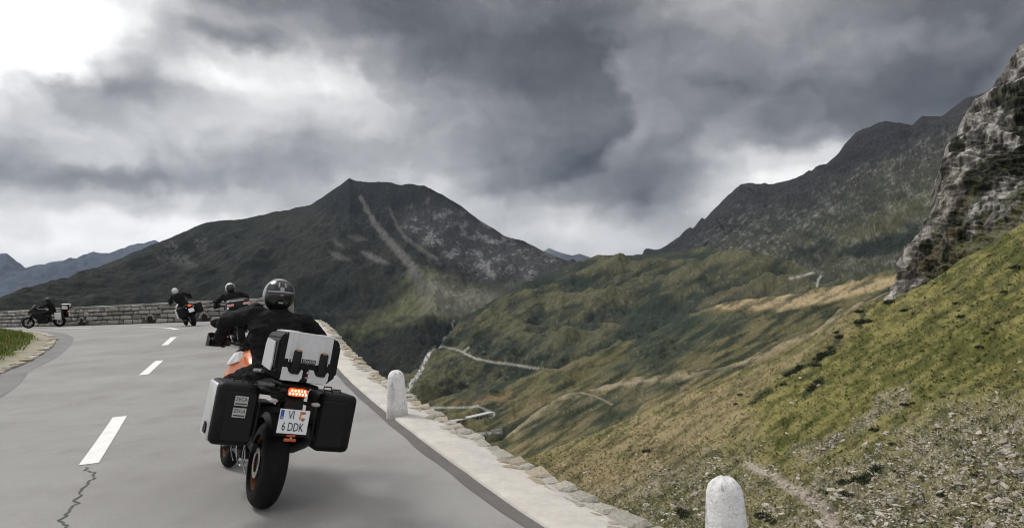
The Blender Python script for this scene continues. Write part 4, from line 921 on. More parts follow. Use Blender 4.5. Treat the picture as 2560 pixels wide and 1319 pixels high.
rim_dark = mat('rim_brown', (.10, .035, .012), .4, var=.1, spec=.4)
def wheel(root, name, c, R, wd, rimm, detail):
    rim = MB(); n = 48 if detail else 28; h = wd / 2
    ri = R - wd * .62
    rim.lathe_x([(-h * .75, ri + .012), (-h * .62, ri + .014), (-h * .55, ri - .012), (h * .55, ri - .012), (h * .62, ri + .014), (h * .75, ri + .012), (h * .7, ri - .026), (-h * .7, ri - .026)], c, n)
    o = rim.build(name, rimm if rimm is not orange else rim_dark, root, 30)
    st = MB(); st.lathe_x([(-h * .78, ri + .004), (-h * .78, ri + .016), (-h * .70, ri + .016), (-h * .70, ri + .004)], c, n)
    if rimm is orange: st.build('rim_stripe', orange, o, 30)
    t = MB(); prof = []
    for k in range(13):
        a = math.pi * k / 12; prof.append((-h * math.cos(a) * 1.02, ri + (R - ri) * math.sin(a) ** .75))
    t.lathe_x(prof, c, n); t.build('tyre', rubber, o, 50)
    hub = MB(); hub.lathe_x([(-.07, .018), (-.07, .055), (.07, .055), (.07, .018)], c, 18)
    for k in range(5 if not detail else 7):
        a = 2 * math.pi * k / (5 if not detail else 7)
        for s in (-1, 1):
            hub.tube([(c[0] + s * .05, c[1] + .05 * math.cos(a), c[2] + .05 * math.sin(a)), (c[0] + s * .02, c[1] + (ri - .01) * math.cos(a + s * .12), c[2] + (ri - .01) * math.sin(a + s * .12))], .011, 6)
    hub.build('hub', satin, o, 30)
    d = MB(); d.lathe_x([(-.085, .07), (-.085, .11), (-.080, .11), (-.080, .07)], c, 28); d.build('brake_disc', steel, o, 20)
    return o

def pannier(root, s, detail, lidm, x0=.215, x1=.50, y0=-.33, y1=.09, z0=.48, z1=.905):
    b = MB(); cx = s * (x0 + x1) / 2
    sh = lambda p: (p.x * (1 - .05 * (p.z < 0)), p.y, p.z)
    b.box((cx, (y0 + y1) / 2, (z0 + z1) / 2), (x1 - x0, y1 - y0, z1 - z0), .045, 3, shape=sh); body = b.build('pannier', plastic, root, 40)
    l = MB(); l.box((s * (x1 - .012), (y0 + y1) / 2 + .022, (z0 + z1) / 2), (.034, y1 - y0 - .075, z1 - z0 - .035), .014, 3); l.build('lid', lidm, body, 40)
    if detail:
        f = MB(); f.box((cx - s * .03, y0 - .002, (z0 + z1) / 2 - .01), (x1 - x0 - .10, .012, z1 - z0 - .10), .005, 1); f.build('rear_frame', satin, body, 30)
        for yy in (-.2, .03): g = MB(); g.tube([(cx - .03, yy, z1 - .01), (cx - .03, yy, z1 + .022), (cx + .03, yy, z1 + .022), (cx + .03, yy, z1 - .01)], .006, 6); g.build('strap_loop', satin, body, 40)
        g = MB(); g.tube([(s * (x0 + .03), y0 + .05, z1 - .01), (s * (x0 + .03), y0 + .05, z1 + .016), (s * (x0 + .09), y0 + .05, z1 + .016), (s * (x0 + .09), y0 + .05, z1 - .01)], .006, 6)
        g.build('strap_loop', satin, body, 40)
        h = MB(); h.prism([(-.05, 0), (.05, 0), (.06, .03), (.03, .075), (.015, .075), (0, .045), (-.015, .075), (-.03, .075), (-.06, .03)], (s * (x1 + .0095), (y0 + y1) / 2 - .14 * 0 - .05, z0 + .06), (0, -1, 0) if s < 0 else (0, 1, 0), (0, 0, 1), .006); h.build('latch', plastic, body, 30)
    return body

def top_case(root, detail, x=.215, y0=-.585, y1=-.15, z0=.975, z1=1.305):
    ch, cb = .05, .065; H = z1 - z0
    oct_ = [(-x + cb, 0), (x - cb, 0), (x, cb), (x, H - ch), (x - ch * .8, H), (-x + ch * .8, H), (-x, H - ch), (-x, cb)]
    b = MB(); b.prism(oct_, (0, y1, z0), (1, 0, 0), (0, 0, 1), y1 - y0); me = b.mesh('top_case', plastic, 0)
    bm = bmesh.new(); bm.from_mesh(me); bmesh.ops.bevel(bm, geom=bm.edges[:], offset=.014, segments=2, affect='EDGES'); bm.to_mesh(me); bm.free(); me.polygons.foreach_set('use_smooth', np.ones(len(me.polygons), bool)); me.set_sharp_from_angle(angle=math.radians(35))
    tc = link('top_case', me, root)
    ex, ey = (1, 0, 0), (0, 0, 1)
    p = MB(); p.prism([(-.160, H - .004), (-.160, .15), (-.118, .15), (-.118, .13), (.115, .13), (.115, .15), (.152, .15), (.152, H - .004)], (0, y0 + .002, z0), ex, ey, .007); p.build('rear_panel', alu, tc, 20)
    t = MB(); t.box((0, (y0 + y1) / 2 - .008, z1 + .001), (.316, y1 - y0 - .01, .018), .007, 2); t.build('lid_panel', alu, tc, 30)
    if detail:
        r = MB()
        for u in (-.132, -.095, .098, .138): r.box((u, y0 - .006, z0 + (H + .125) / 2), (.007, .006, H - .135), .002, 1); r.box((u, (y0 + y1) / 2, z1 + .011), (.007, y1 - y0 - .03, .005), .002, 1)
        r.build('rib', alu, tc, 30)
    for k, u0 in enumerate((-.166, .016)):
        q = MB(); pts = [(0, .004), (.125, .004), (.142, .03), (.142, .08), (.130, .088), (.118, .060), (.05, .060), (.032, .092), (0, .092)]
        q.prism([(u0 + a, v) for a, v in pts], (0, y0 + .002, z0), ex, ey, .008); q.build('lower_panel', alu, tc, 20)
        l = MB(); l.box((u0 + .086, y0 - .012, z0 + .135), (.066, .03, .165), .014, 3, shape=lambda c: (c.x * (1 - .18 * (c.z > 0)), c.y, c.z)); lt = l.build('latch', satin, tc, 40)
        if detail: c_ = MB(); c_.box((u0 + .086, y0 - .022, z0 + .214), (.03, .02, .014), .004, 2); c_.build('latch_tip', copper, lt, 30)
    for s in (-1, 1):
        sp = MB(); D = y1 - y0; sp.prism([(.06, .075), (D - .085, .055), (D - .06, .10), (D - .085, H - .075), (.10, H - .06), (.07, H - .10)], (s * (x - .003), y1 if s > 0 else y1, z0), (0, -1, 0), (0, 0, 1), .009 * (-s) if False else .009)
        o = sp.build('side_panel', alu, tc, 20)
        if s > 0: o.location.x = .0 + .006 - .009 * 0
        else: o.location.x = -.006
    if detail:
        bd = MB(); bd.box((.004, y0 - .006, z0 + .146), (.096, .006, .030), .002, 1); bo = bd.build('badge', ink, tc, 20)
        tx = link('lettering', text_mesh('TREKKER', .026, alu, sx=.78), bo); tx.location = (.004, y0 - .0098, z0 + .145); tx.rotation_euler = (math.pi / 2, 0, 0)
        k = MB(); k.ell((.012, y0 - .002, z0 + .07), (.011, .008, .011), 12, 8); k.build('lock', steel, tc); k = MB(); k.ell((.012, y0 - .002, z0 + .035), (.016, .006, .007), 12, 8); k.build('lock_flap', copper, tc)
    return tc

def round_case(root):
    """smooth grey top box with two pale red reflectors and a black middle"""
    b = MB(); b.loft([sring(0, y, 1.13 + dz, w, h, 24, 4) for y, w, h, dz in ((-.16, .22, .10, 0), (-.2, .27, .14, 0), (-.4, .30, .165, 0), (-.55, .28, .14, -.01), (-.60, .24, .10, -.02))]); o = b.build('top_case', satin, root, 60)
    for s in (-1, 1):
        r = MB(); r.box((s * .19, -.585, 1.14), (.17, .05, .07), .02, 3); r.build('reflector', pale_red, o, 40)
        t = MB(); t.box((s * .19, -.57, 1.075), (.19, .05, .06), .02, 3); t.build('trim', white_pl, o, 40)
    t = MB(); t.box((0, -.54, 1.235), (.32, .12, .02), .008, 2); t.build('lid_trim', alu, o, 40)
    return o

def moto(label, M_, o):
    hero = o.get('hero'); root = empty('motorcycle', M_); tag(root, label, 'motorcycle', 'motorcycles riding round the bend')
    rimm = orange if o.get('orange_rim') else satin; paintm = o.get('paint', orange)
    wheel(root, 'rear_wheel', (0, 0, .322), .322, .185, rimm, hero); wheel(root, 'front_wheel', (0, 1.55, .318), .318, .12, rimm, hero)
    m = MB(); m.box((0, .42, .40), (.23, .62, .07), .02, 2, shape=lambda p: (p.x * (1 if p.y < 0 else .8), p.y, p.z + .05 * (p.y > 0)))
    m.box((0, .42, .40), (.001, .001, .001)); m.build('swingarm', satin, root)
    m = MB(); m.box((0, .82, .50), (.34, .52, .40), .06, 2); m.box((0, .80, .30), (.22, .5, .12), .04, 2); m.tube([(-.2, .78, .45), (-.13, .78, .45)], .09, 14); m.tube([(.2, .78, .45), (.13, .78, .45)], .09, 14); m.build('engine', satin, root)
    m = MB()
    for s in (-1, 1):
        m.tube([(s * .11, 1.2, .98), (s * .14, .95, .80), (s * .13, .6, .72), (s * .12, .3, .82), (s * .11, -.3, .92)], .018, 8); m.tube([(s * .13, .6, .72), (s * .12, .55, .45)], .018, 8)
    m.build('frame', satin, root)
    m = MB(); m.loft([sring(0, y, z, w, h, 20, 3) for y, z, w, h in ((-.34, .90, .10, .04), (-.2, .90, .14, .05), (.1, .885, .16, .06), (.35, .85, .165, .06), (.58, .85, .12, .06), (.64, .87, .08, .04))]); m.build('seat', satin, root, 60)
    m = MB(); m.loft([sring(0, y, z, w, h, 20, 2.6) for y, z, w, h in ((.55, .88, .10, .06), (.66, .93, .16, .11), (.85, .98, .19, .13), (1.05, 1.0, .18, .12), (1.2, .98, .12, .09))]); tank = m.build('tank', paintm, root, 60)
    for s in (-1, 1):
        m = MB(); V = [(s * .17, .62, .86), (s * .25, .88, .83), (s * .27, 1.12, .80), (s * .22, 1.30, .90), (s * .19, 1.18, 1.02), (s * .20, .92, 1.03), (s * .17, .70, .98)]
        inn = [(x * .82, y, z) for x, y, z in V]; n = len(V); ctr = [(s * .255, 1.0, .93)]
        m.add(V + ctr + inn, [(i, (i + 1) % n, n) for i in range(n)] + [(i, (i + 1) % n, (i + 1) % n + n + 1, i + n + 1) for i in range(n)]); sh = m.build('tank_shroud', paintm, root, 25)
        if hero:
            m = MB(); W_ = [(s * .205, .86, 1.005), (s * .27, 1.0, .955), (s * .236, 1.2, .98), (s * .20, 1.20, 1.06), (s * .19, .98, 1.09)]; n = len(W_); inn = [(x * .85, y, z) for x, y, z in W_]
            m.add(W_ + inn, [tuple(range(n))] + [(i, (i + 1) % n, (i + 1) % n + n, i + n) for i in range(n)]); m.build('shroud_panel', white_pl, sh, 25)
    m = MB()
    for s in (-1, 1): m.tube([(s * .1, 1.55, .318), (s * .1, 1.36, .72), (s * .1, 1.16, 1.1)], [.03, .03, .024], 10)
    m.build('fork', steel if hero else satin, root)
    m = MB(); m.loft([[(x, 1.55 + r * math.cos(a), .318 + r * math.sin(a)) for x, r in ((-.075, .36), (-.05, .385), (.05, .385), (.075, .36), (.05, .35), (-.05, .35))] for a in [math.radians(q) for q in range(20, 150, 13)]]); m.build('front_mudguard', paintm, root)
    m = MB(); m.loft([sring(0, y, z, w, h, 18, 2.6) for y, z, w, h in ((1.16, 1.02, .20, .12), (1.3, 1.0, .19, .14), (1.46, .93, .12, .11), (1.54, .88, .06, .06))]); m.build('front_fairing', satin, root, 60)
    m = MB(); m.loft([[(-.15 + .02 * k, 1.33 - .07 * k - .001, 1.10 + .085 * k), (0, 1.38 - .07 * k, 1.10 + .09 * k), (.15 - .02 * k, 1.33 - .07 * k, 1.10 + .085 * k), (0, 1.375 - .07 * k, 1.10 + .09 * k)] for k in range(4)]); m.build('windscreen', glass, root, 60)
    m = MB(); m.tube([(-.43, .93, 1.135), (-.30, .985, 1.15), (-.17, 1.05, 1.14), (-.08, 1.08, 1.09), (.08, 1.08, 1.09), (.17, 1.05, 1.14), (.30, .985, 1.15), (.43, .93, 1.135)], .013, 8); hb = m.build('handlebar', satin, root)
    for s in (-1, 1):
        m = MB(); m.tube([(s * .44, .926, 1.135), (s * .32, .976, 1.148)], .019, 10); m.build('grip', rubber, hb)
        m = MB(); P_ = [(.46, .93, 1.135), (.475, 1.0, 1.15), (.44, 1.07, 1.155), (.36, 1.10, 1.155), (.26, 1.10, 1.15)]; hh = [.03, .055, .06, .055, .03]
        m.loft([[(s * x, y - .008, z - h), (s * x, y + .008, z - h), (s * x, y + .008, z + h), (s * x, y - .008, z + h)] for (x, y, z), h in zip(P_, hh)]); hg = m.build('hand_guard', plastic if not o.get('white_guard') else white_pl, root, 40)
        if hero: m = MB(); m.tube([(s * .452, .965, 1.158), (s * .43, 1.02, 1.166), (s * .36, 1.06, 1.168)], .007, 6); m.build('lever', steel, hg)
        m = MB(); m.tube([(s * .28, 1.0, 1.16), (s * .33, 1.02, 1.26), (s * .37, 1.02, 1.29)], .008, 6); m.ell((s * .40, 1.02, 1.30), (.075, .025, .045), 14, 8); m.build('mirror', plastic, root, 60)
    m = MB(); m.loft([sring(0, y, z, w, h, 16, 3) for y, z, w, h in ((-.1, .86, .11, .06), (-.35, .885, .095, .055), (-.46, .90, .075, .04))]); m.box((0, -.33, .945), (.26, .36, .025), .008, 2); m.build('tail', plastic, root, 50)
    m = MB(); m.box((0, -.44, .76), (.13, .03, .24), .012, 2, rot=Matrix.Rotation(math.radians(-14), 4, 'X')); m.box((0, -.50, .685), (.215, .008, .175), .003, 1); m.build('plate_bracket', plastic, root)
    hg = MB(); hg.loft([[(x, r * math.cos(a), .322 + r * math.sin(a)) for x, r in ((-.10, .335), (-.07, .375), (.07, .375), (.10, .335), (.07, .365), (-.07, .365))] for a in [math.radians(q) for q in range(35, 140, 13)]]); hg.build('rear_mudguard', plastic, root)
    m = MB(); m.tube([(.13, .6, .36), (.16, .35, .36), (.19, .1, .44)], .03, 10); m.tube([(.185, .12, .43), (.20, -.05, .51), (.215, -.27, .60), (.215, -.29, .605)], [.045, .066, .064, .05], 14); m.build('exhaust', satin, root)
    for s in (-1, 1):
        m = MB(); m.box((s * .235, .62, .40), (.10, .035, .022), .008, 1); m.build('foot_peg', steel if hero else satin, root); m = MB(); m.box((s * .20, .30, .52), (.07, .03, .02), .006, 1); m.build('foot_peg', steel if hero else satin, root)
    if not hero:
        m = MB(); m.loft([sring(0, y, z, w, h, 18, 3) for y, z, w, h in ((.42, .62, .12, .16), (.6, .64, .21, .27), (.9, .68, .24, .32), (1.15, .78, .24, .27), (1.3, .88, .2, .2))]); m.build('side_fairing', satin, root, 50)
    # rear lights and plate
    tl = MB(); tl.box((0, -.475, .898), (.132, .03, .052), .014, 3); t_ = tl.build('tail_light', red_glass, root, 40)
    if hero:
        q = MB()
        for k in range(11): q.ell((-.055 + .011 * k, -.491, .898 + (.011 if k % 2 else -.010)), (.0055, .003, .0085), 8, 6)
        q.build('light_element', led, t_)
    for s in (-1, 1):
        m = MB(); m.tube([(s * .06, -.42, .83), (s * .13, -.44, .825)], .009, 6); i_ = m.build('indicator', plastic, root); m = MB(); m.ell((s * .148, -.45, .824), (.034, .02, .016), 12, 8); m.build('lens', clear_ind, i_, 60)
    m = MB(); m.box((0, -.508, .70), (.205, .004, .165), .0015, 1); pl = m.build('number_plate', plate_m, root, 20)
    if hero:
        y = -.5112; m = MB(); m.box((-.085, -.5106, .744), (.022, .002, .062)); m.build('blue_band', plate_b, pl, 0)
        for body, sz, x, z, mt, sx in (('A', .024, -.085, .724, plate_m, .8), ('VI', .083, -.022, .742, ink, .62), ('6 DDK', .083, 0.0, .662, ink, .62)):
            t = link('lettering', text_mesh(body, sz, mt, sx=sx), pl); t.location = (x, y - .0006, z); t.rotation_euler = (math.pi / 2, 0, 0)
        m = MB(); m.prism([(0, 0), (.012, .002), (.012, .05), (0, .052)], (.034, -.5103, .716), (1, 0, 0), (0, 0, 1), .0012); m.build('crest', plate_y, pl, 0)
        m = MB(); m.prism([(0, .036), (.034, .044), (.034, .058), (-.006, .058)], (.040, -.5100, .714), (1, 0, 0), (0, 0, 1), .0012); m.build('crest', plate_r, pl, 0); m = MB(); m.prism([(0, .0), (.018, -.008), (.032, .012), (.006, .018)], (.046, -.5100, .714), (1, 0, 0), (0, 0, 1), .0012); m.build('crest', plate_r, pl, 0)
        m = MB(); m.box((0, -.512, .605), (.06, .01, .014), .003, 1); m.box((0, -.505, .575), (.085, .012, .022), .006, 2); m.build('rear_reflector', amber, root)
        m = MB()
        for p_ in ([(-.17, .36, .47), (-.19, .30, .36), (-.15, .26, .24), (-.12, .20, .28), (-.14, .26, .44)], [(-.14, .20, .46), (-.17, .12, .33), (-.13, .06, .22)], [(-.21, .42, .46), (-.20, .44, .34), (-.17, .40, .26)]): m.tube(smooth_poly(p_, 2), .006, 6)
        m.build('cable', steel, root, 60)
        m = MB(); m.tube([(-.19, -.12, 1.0), (-.2, .12, .985), (-.16, .2, .96)], .016, 8); m.tube([(.19, -.12, 1.0), (.2, .12, .985), (.16, .2, .96)], .016, 8); m.build('grab_rail', steel, root, 60)
    if o.get('panniers'):
        for s in (-1, 1):
            b = pannier(root, s, hero, alu)
            if hero and s < 0:
                for k, z in enumerate((.79, .71)):
                    st = MB(); st.box((-.335, -.3395, z), (.088, .003, .066), .001, 1); so = st.build('sticker', sticker, b, 0)
                    t = link('lettering', text_mesh('ZEGA', .036, ink, sx=.85), so); t.location = (-.335, -.3418, z + .010); t.rotation_euler = (math.pi / 2, 0, 0)
                    st = MB(); st.box((-.335, -.3412, z - .02), (.076, .001, .009)); st.build('sticker_stripe', ink, so, 0)
        m = MB()
        for s in (-1, 1): m.tube([(s * .13, .25, .80), (s * .2, .18, .78), (s * .205, -.3, .78)], .010, 6); m.tube([(s * .205, -.3, .78), (s * .205, -.3, .55), (s * .18, .1, .50)], .010, 6)
        m.build('pannier_rack', satin, root)
    if o.get('top') == 'alu': top_case(root, hero)
    elif o.get('top') == 'round': round_case(root)
    return root

textile = mat('riding_textile', (.0105, .0098, .011), .82, var=.3, vscale=14, bump=.6, bscale=26, spec=.14)
leather = mat('glove_leather', (.012, .011, .011), .55, var=.2, vscale=30, bump=.4, bscale=120, spec=.4)
visor = mat('visor', (.012, .012, .014), .12, var=0, spec=.6)
def erings(spine):
    out = []
    for i, (p, hw, hd) in enumerate(spine):
        p = Vector(p); t = (Vector(spine[min(i + 1, len(spine) - 1)][0]) - Vector(spine[max(0, i - 1)][0])).normalized(); x = (Vector((1, 0, 0)) - t * t.x).normalized(); y = t.cross(x)
        out.append([p + x * (hw * math.cos(a)) + y * (hd * math.sin(a)) for a in [2 * math.pi * k / 20 for k in range(20)]])
    return out
def person(label, M_, pose, helmet, voxel):
    j = pose; m = MB()
    m.loft(erings([(j['pelvis'] + Vector((0, -.03, -.09)), .14, .12), (j['pelvis'], .185, .155), (j['pelvis'].lerp(j['chest'], .45), .175, .135), (j['chest'], .225, .16), (j['chest'].lerp(j['neck'], .6), .215, .13), (j['chest'].lerp(j['neck'], .85), .15, .105), (j['neck'], .07, .072), (j['head'], .07, .075)]))
    for s in ('L', 'R'):
        sh, el, ha = j['sh' + s], j['el' + s], j['ha' + s]
        m.tube([sh.lerp(j['chest'], .35), sh, sh.lerp(el, .5), el, el.lerp(ha, .35), el.lerp(ha, .8), ha], [.085, .085, .072, .064, .060, .048, .042], 14)
        hp, kn, an = j['hp' + s], j['kn' + s], j['an' + s]
        m.tube([hp, hp.lerp(kn, .45), kn, kn.lerp(an, .3), an], [.115, .10, .08, .082, .06], 14)
    me = m.mesh('tmp', None, 0); tmp = link('tmp', me)
    r = tmp.modifiers.new('r', 'REMESH'); r.mode = 'VOXEL'; r.voxel_size = voxel
    q = tmp.modifiers.new('s', 'SMOOTH'); q.iterations = 5; q.factor = .6
    me = evaluated(tmp); bpy.data.objects.remove(tmp); me.name = 'person'
    n = len(me.vertices); co = np.empty(n * 3, np.float32); me.vertices.foreach_get('co', co); co = co.reshape(-1, 3); no = np.empty(n * 3, np.float32); me.vertex_normals.foreach_get('vector', no); no = no.reshape(-1, 3)
    w = .014 * (1 - np.abs(fbm(co[:, 0] * 4 + co[:, 1] * 5, co[:, 2] * 13 - co[:, 0] * 5, 3, 8)) * 2.2) * .7 + .010 * fbm(co[:, 0] * 5 + co[:, 1] * 3, co[:, 2] * 15 + co[:, 0] * 6, 4, 3) + .006 * fbm(co[:, 0] * 18, co[:, 2] * 22 + co[:, 1] * 9, 3, 5)
    co = co + no * w[:, None]; me.vertices.foreach_set('co', co.ravel()); me.polygons.foreach_set('use_smooth', np.ones(len(me.polygons), bool)); me.materials.clear(); me.materials.append(textile); me.update()
    body = link('person', me); body.matrix_world = M_; tag(body, label, 'person', 'riders on the motorcycles')
    # boots and gloves
    for s, sx in (('L', -1), ('R', 1)):
        an = j['an' + s]; b = MB(); b.tube([an + Vector((0, -.01, .10)), an + Vector((0, -.01, 0)), an + Vector((0, .02, -.07)), an + Vector((0, .12, -.09)), an + Vector((0, .20, -.10))], [.062, .06, .055, .048, .028], 12); b.box((an.x, an.y + .06, an.z - .125), (.085, .28, .03), .01, 1); b.build('boot', leather, body, 50)
        h = j['ha' + s]; ax = Vector((sx * .12, -.05, -.013)).normalized(); fw = Vector((0, 0, 1)).cross(ax).normalized() * sx; fw = fw if fw.y > 0 else -fw; up = Vector((0, 0, 1))
        bar = Vector((sx * .38, .953, 1.142)) if 'bar' not in j else j['bar'](sx)
        g = MB(); g.tube([h, h.lerp(bar, .6) + up * .02, bar + up * .036 - fw * .012], [(.04, .04), (.045, .032), (.048, .024)], 12)
        for k in range(4):
            o_ = bar + ax * (-.036 + .024 * k); L_ = [1.0, 1.12, 1.06, .85][k] * 2.7
            g.tube([o_ + (fw * math.sin(a) + up * math.cos(a)) * .033 for a in [-.45 + L_ * t_ / 6 for t_ in range(7)]], [.0125, .0125, .012, .0115, .011, .010, .008], 8)
        o_ = bar - ax * .045; g.tube([o_ + up * .02 - fw * .03, o_ - fw * .035 - up * .012, o_ - up * .034 - fw * .012, o_ - up * .036 + fw * .012 + ax * .01], [.016, .0145, .0125, .009], 8)
        g.build('glove', leather, body, 60)
    # helmet
    hd = j['head']; R = j.get('headrot', Matrix.Identity(3)); r = (.128, .158, .145)
    def hshape(p):
        z = p.z; q = Vector(p)
        if z < 0: q.x *= 1 - .10 * (-z / r[2]) ** 2; q.y *= 1 - .06 * (-z / r[2])
        if z < -.112: q.z = -.112 - (z + .112) * .1
        if p.y > .04 and z < 0: q.y += .018
        return q
    def patch(sc, a0, a1, e0, e1, na=16, ne=10, narrow=0.0):
        V = []; Fc = []
        for i in range(ne + 1):
            e = e0 + (e1 - e0) * i / ne; k = 1 - narrow * (i / ne)
            for jn in range(na + 1):
                a = (a0 + a1) / 2 + ((a1 - a0) * (jn / na - .5)) * k
                V.append(R @ (hshape(Vector((r[0] * math.cos(e) * math.cos(a), r[1] * math.cos(e) * math.sin(a), r[2] * math.sin(e)))) * sc) + hd)
        n_ = len(V); V += [hd + (v - hd) * .965 for v in V]
        for i in range(ne):
            for jn in range(na):
                a = i * (na + 1) + jn; q = (a, a + 1, a + na + 2, a + na + 1); Fc.append(q); Fc.append(tuple(x + n_ for x in q[::-1]))
        rim = [k for k in range(na + 1)] + [(i + 1) * (na + 1) + na for i in range(ne)] + [ne * (na + 1) + k for k in range(na - 1, -1, -1)] + [i * (na + 1) for i in range(ne - 1, 0, -1)]
        for i in range(len(rim)):
            a, b_ = rim[i], rim[(i + 1) % len(rim)]; Fc.append((a, b_, b_ + n_, a + n_))
        return V, Fc
    m = MB(); m.ell(hd, r, 28, 20, R, hshape); he = m.build('helmet', helmet['shell'], body, 60)
    d = math.radians
    m = MB(); m.add(*patch(1.02, d(35), d(145), d(-12), d(34))); m.build('visor', visor, he, 50)
    m = MB(); m.add(*patch(1.015, d(helmet.get('a0', -158)), d(-180 - helmet.get('a0', -158)), d(-52), d(helmet.get('top', 46)), narrow=.30)); m.build('rear_panel', helmet['back'], he, 50)
    if helmet.get('detail'):
        m = MB()
        for s in (-1, 1):
            m = MB(); m.add(*patch(1.05, d(-90 + s * 40 - 22), d(-90 + s * 40 + 22), d(16), d(36), 8, 5)); m.build('spoiler', visor, he, 50)
        m = MB()
        for s in (-1, 1):
            q0 = patch(1.055, d(-90 + s * 13 - 3), d(-90 + s * 13 + 3), d(26), d(42), 4, 4)
            m.add(*q0)
        m.add(*patch(1.045, d(-97), d(-83), d(12), d(26), 4, 4)); m.add(*patch(1.03, d(-142), d(-38), d(9), d(13), 14, 3)); m.build('trim', mat('helmet_trim', (.30, .30, .31), .4, var=.05), he, 50)
        m = MB(); m.add(*patch(1.03, d(-99), d(-81), d(-27), d(-22), 5, 3)); m.build('emblem', sticker, he, 40); m = MB(); m.add(*patch(1.03, d(-95), d(-85), d(-2), d(2), 5, 3)); m.build('emblem', copper, he, 40)
    return body
def pose(dx=0.0, lean=0.0, elb=0.0):
    V = Vector; p = dict(pelvis=V((dx, .30, .95)), chest=V((dx * 1.0 + lean * .7, .40, 1.27)), neck=V((dx + lean, .47, 1.47)), head=V((dx + lean * 1.1, .50, 1.60)))
    for s, x in (('L', -1), ('R', 1)):
        p['sh' + s] = V((dx + lean * .9 + x * .195, .45, 1.405)); p['el' + s] = V((x * .40 + lean * .3, .70, 1.25 + elb)); p['ha' + s] = V((x * .385, .88, 1.17))
        p['hp' + s] = V((dx + x * .10, .36, .93)); p['kn' + s] = V((x * .25, .82, .80)); p['an' + s] = V((x * .215, .56, .47))
    return p

grey_shell = mat('helmet_grey', (.24, .245, .25), .35, var=.05, vscale=8, spec=.5, coat=.3)
white_shell = mat('helmet_white', (.48, .48, .47), .35, var=.05, vscale=8, spec=.5, coat=.3)
black_shell = mat('helmet_black', (.007, .007, .008), .3, var=.05, vscale=8, spec=.5, coat=.3)
HM = bike_matrix((-1.96, 4.98, .0), -31.5, 12.6)
moto('orange and white touring motorcycle with aluminium top case, nearest of the riders', HM, dict(hero=True, orange_rim=True, panniers=True, top='alu'))
hp = pose(0.0, -.05, .08); hp['head'] = Vector((-.065, .47, 1.595)); hp['neck'] = Vector((-.045, .45, 1.46)); hp['elL'] = Vector((-.395, .70, 1.325)); hp['elR'] = Vector((.40, .62, 1.27)); hp['shL'] = Vector((-.22, .46, 1.425)); hp['shR'] = Vector((.18, .43, 1.41))
hp['headrot'] = Matrix.Rotation(math.radians(-3), 3, 'Z') @ Matrix.Rotation(math.radians(-5), 3, 'Y')
person('rider in black textile suit with grey helmet on the nearest motorcycle', HM, hp, dict(shell=grey_shell, back=black_shell, detail=True, top=58, a0=-166), .014)

def at_road(px, py): x, y = gpt(px, py); return (x, y, float(road_z(y)))
M1 = bike_matrix(at_road(486, 814), -37, -17)
moto('dark motorcycle with two silver panniers leaning left before the stone wall', M1, dict(panniers=True, paint=white_pl))
person('rider in black with white helmet leaning left before the stone wall', M1, pose(-.05, -.10, 0), dict(shell=white_shell, back=white_shell, top=10), .026)
M2 = bike_matrix(at_road(150, 816.5), -106, -8)
moto('black motorcycle seen from the side at the far left by the wall', M2, dict(panniers=True, top='alu', paint=satin))
person('rider in black with black helmet on the far left motorcycle', M2, pose(0, -.02, -.02), dict(shell=black_shell, back=black_shell), .026)
M3 = bike_matrix(at_road(606, 866), -29, -7)
moto('motorcycle with wide top box and pale red reflectors, half hidden behind the nearest rider', M3, dict(top='round', paint=satin))
person('rider in black with white topped helmet, half hidden behind the nearest rider', M3, pose(0, -.02, .02), dict(shell=white_shell, back=black_shell, top=42), .026)
# ------------------------------------------------------------------ loose rock, shrubs and tufts on the near slope
def rock_mesh(name, seed, material):
    r = random.Random(seed); bm = bmesh.new(); sx, sy, sz = 1.0, r.uniform(.6, .9), r.uniform(.35, .62)
    for _ in range(13):
        v = Vector((r.gauss(0, 1), r.gauss(0, 1), r.gauss(0, 1))).normalized() * r.uniform(.82, 1.05); bm.verts.new((v.x * sx, v.y * sy, v.z * sz))
    res = bmesh.ops.convex_hull(bm, input=bm.verts); bmesh.ops.delete(bm, geom=[v for v in bm.verts if not v.link_faces], context='VERTS')
    me = bpy.data.meshes.new(name); bm.to_mesh(me); bm.free(); me.materials.append(material); return me
def rock_layers(b, tc, base):
    oi = b.n('ShaderNodeObjectInfo').outputs['Random']; base = b.vmath('SCALE', base, scale=b.maprange(oi, 0, 1, .6, 1.3, 'LINEAR'))
    n = b.noise(tc, 1.6, 5, .65); return b.mix(b.math('MULTIPLY', b.maprange(n, .5, .7), .55), base, (.13, .13, .10, 1))
rock_m = mat('loose_rock', (.46, .42, .36), .93, var=.22, vscale=1.3, bump=.8, bscale=4, spec=.12, layers=rock_layers)
rock_attr = mat('loose_rock_small', attr=True, rough=.93, spec=.1, var=.15, vscale=2.5)
ROCKS = [rock_mesh('rock', 200 + k, rock_m) for k in range(9)]
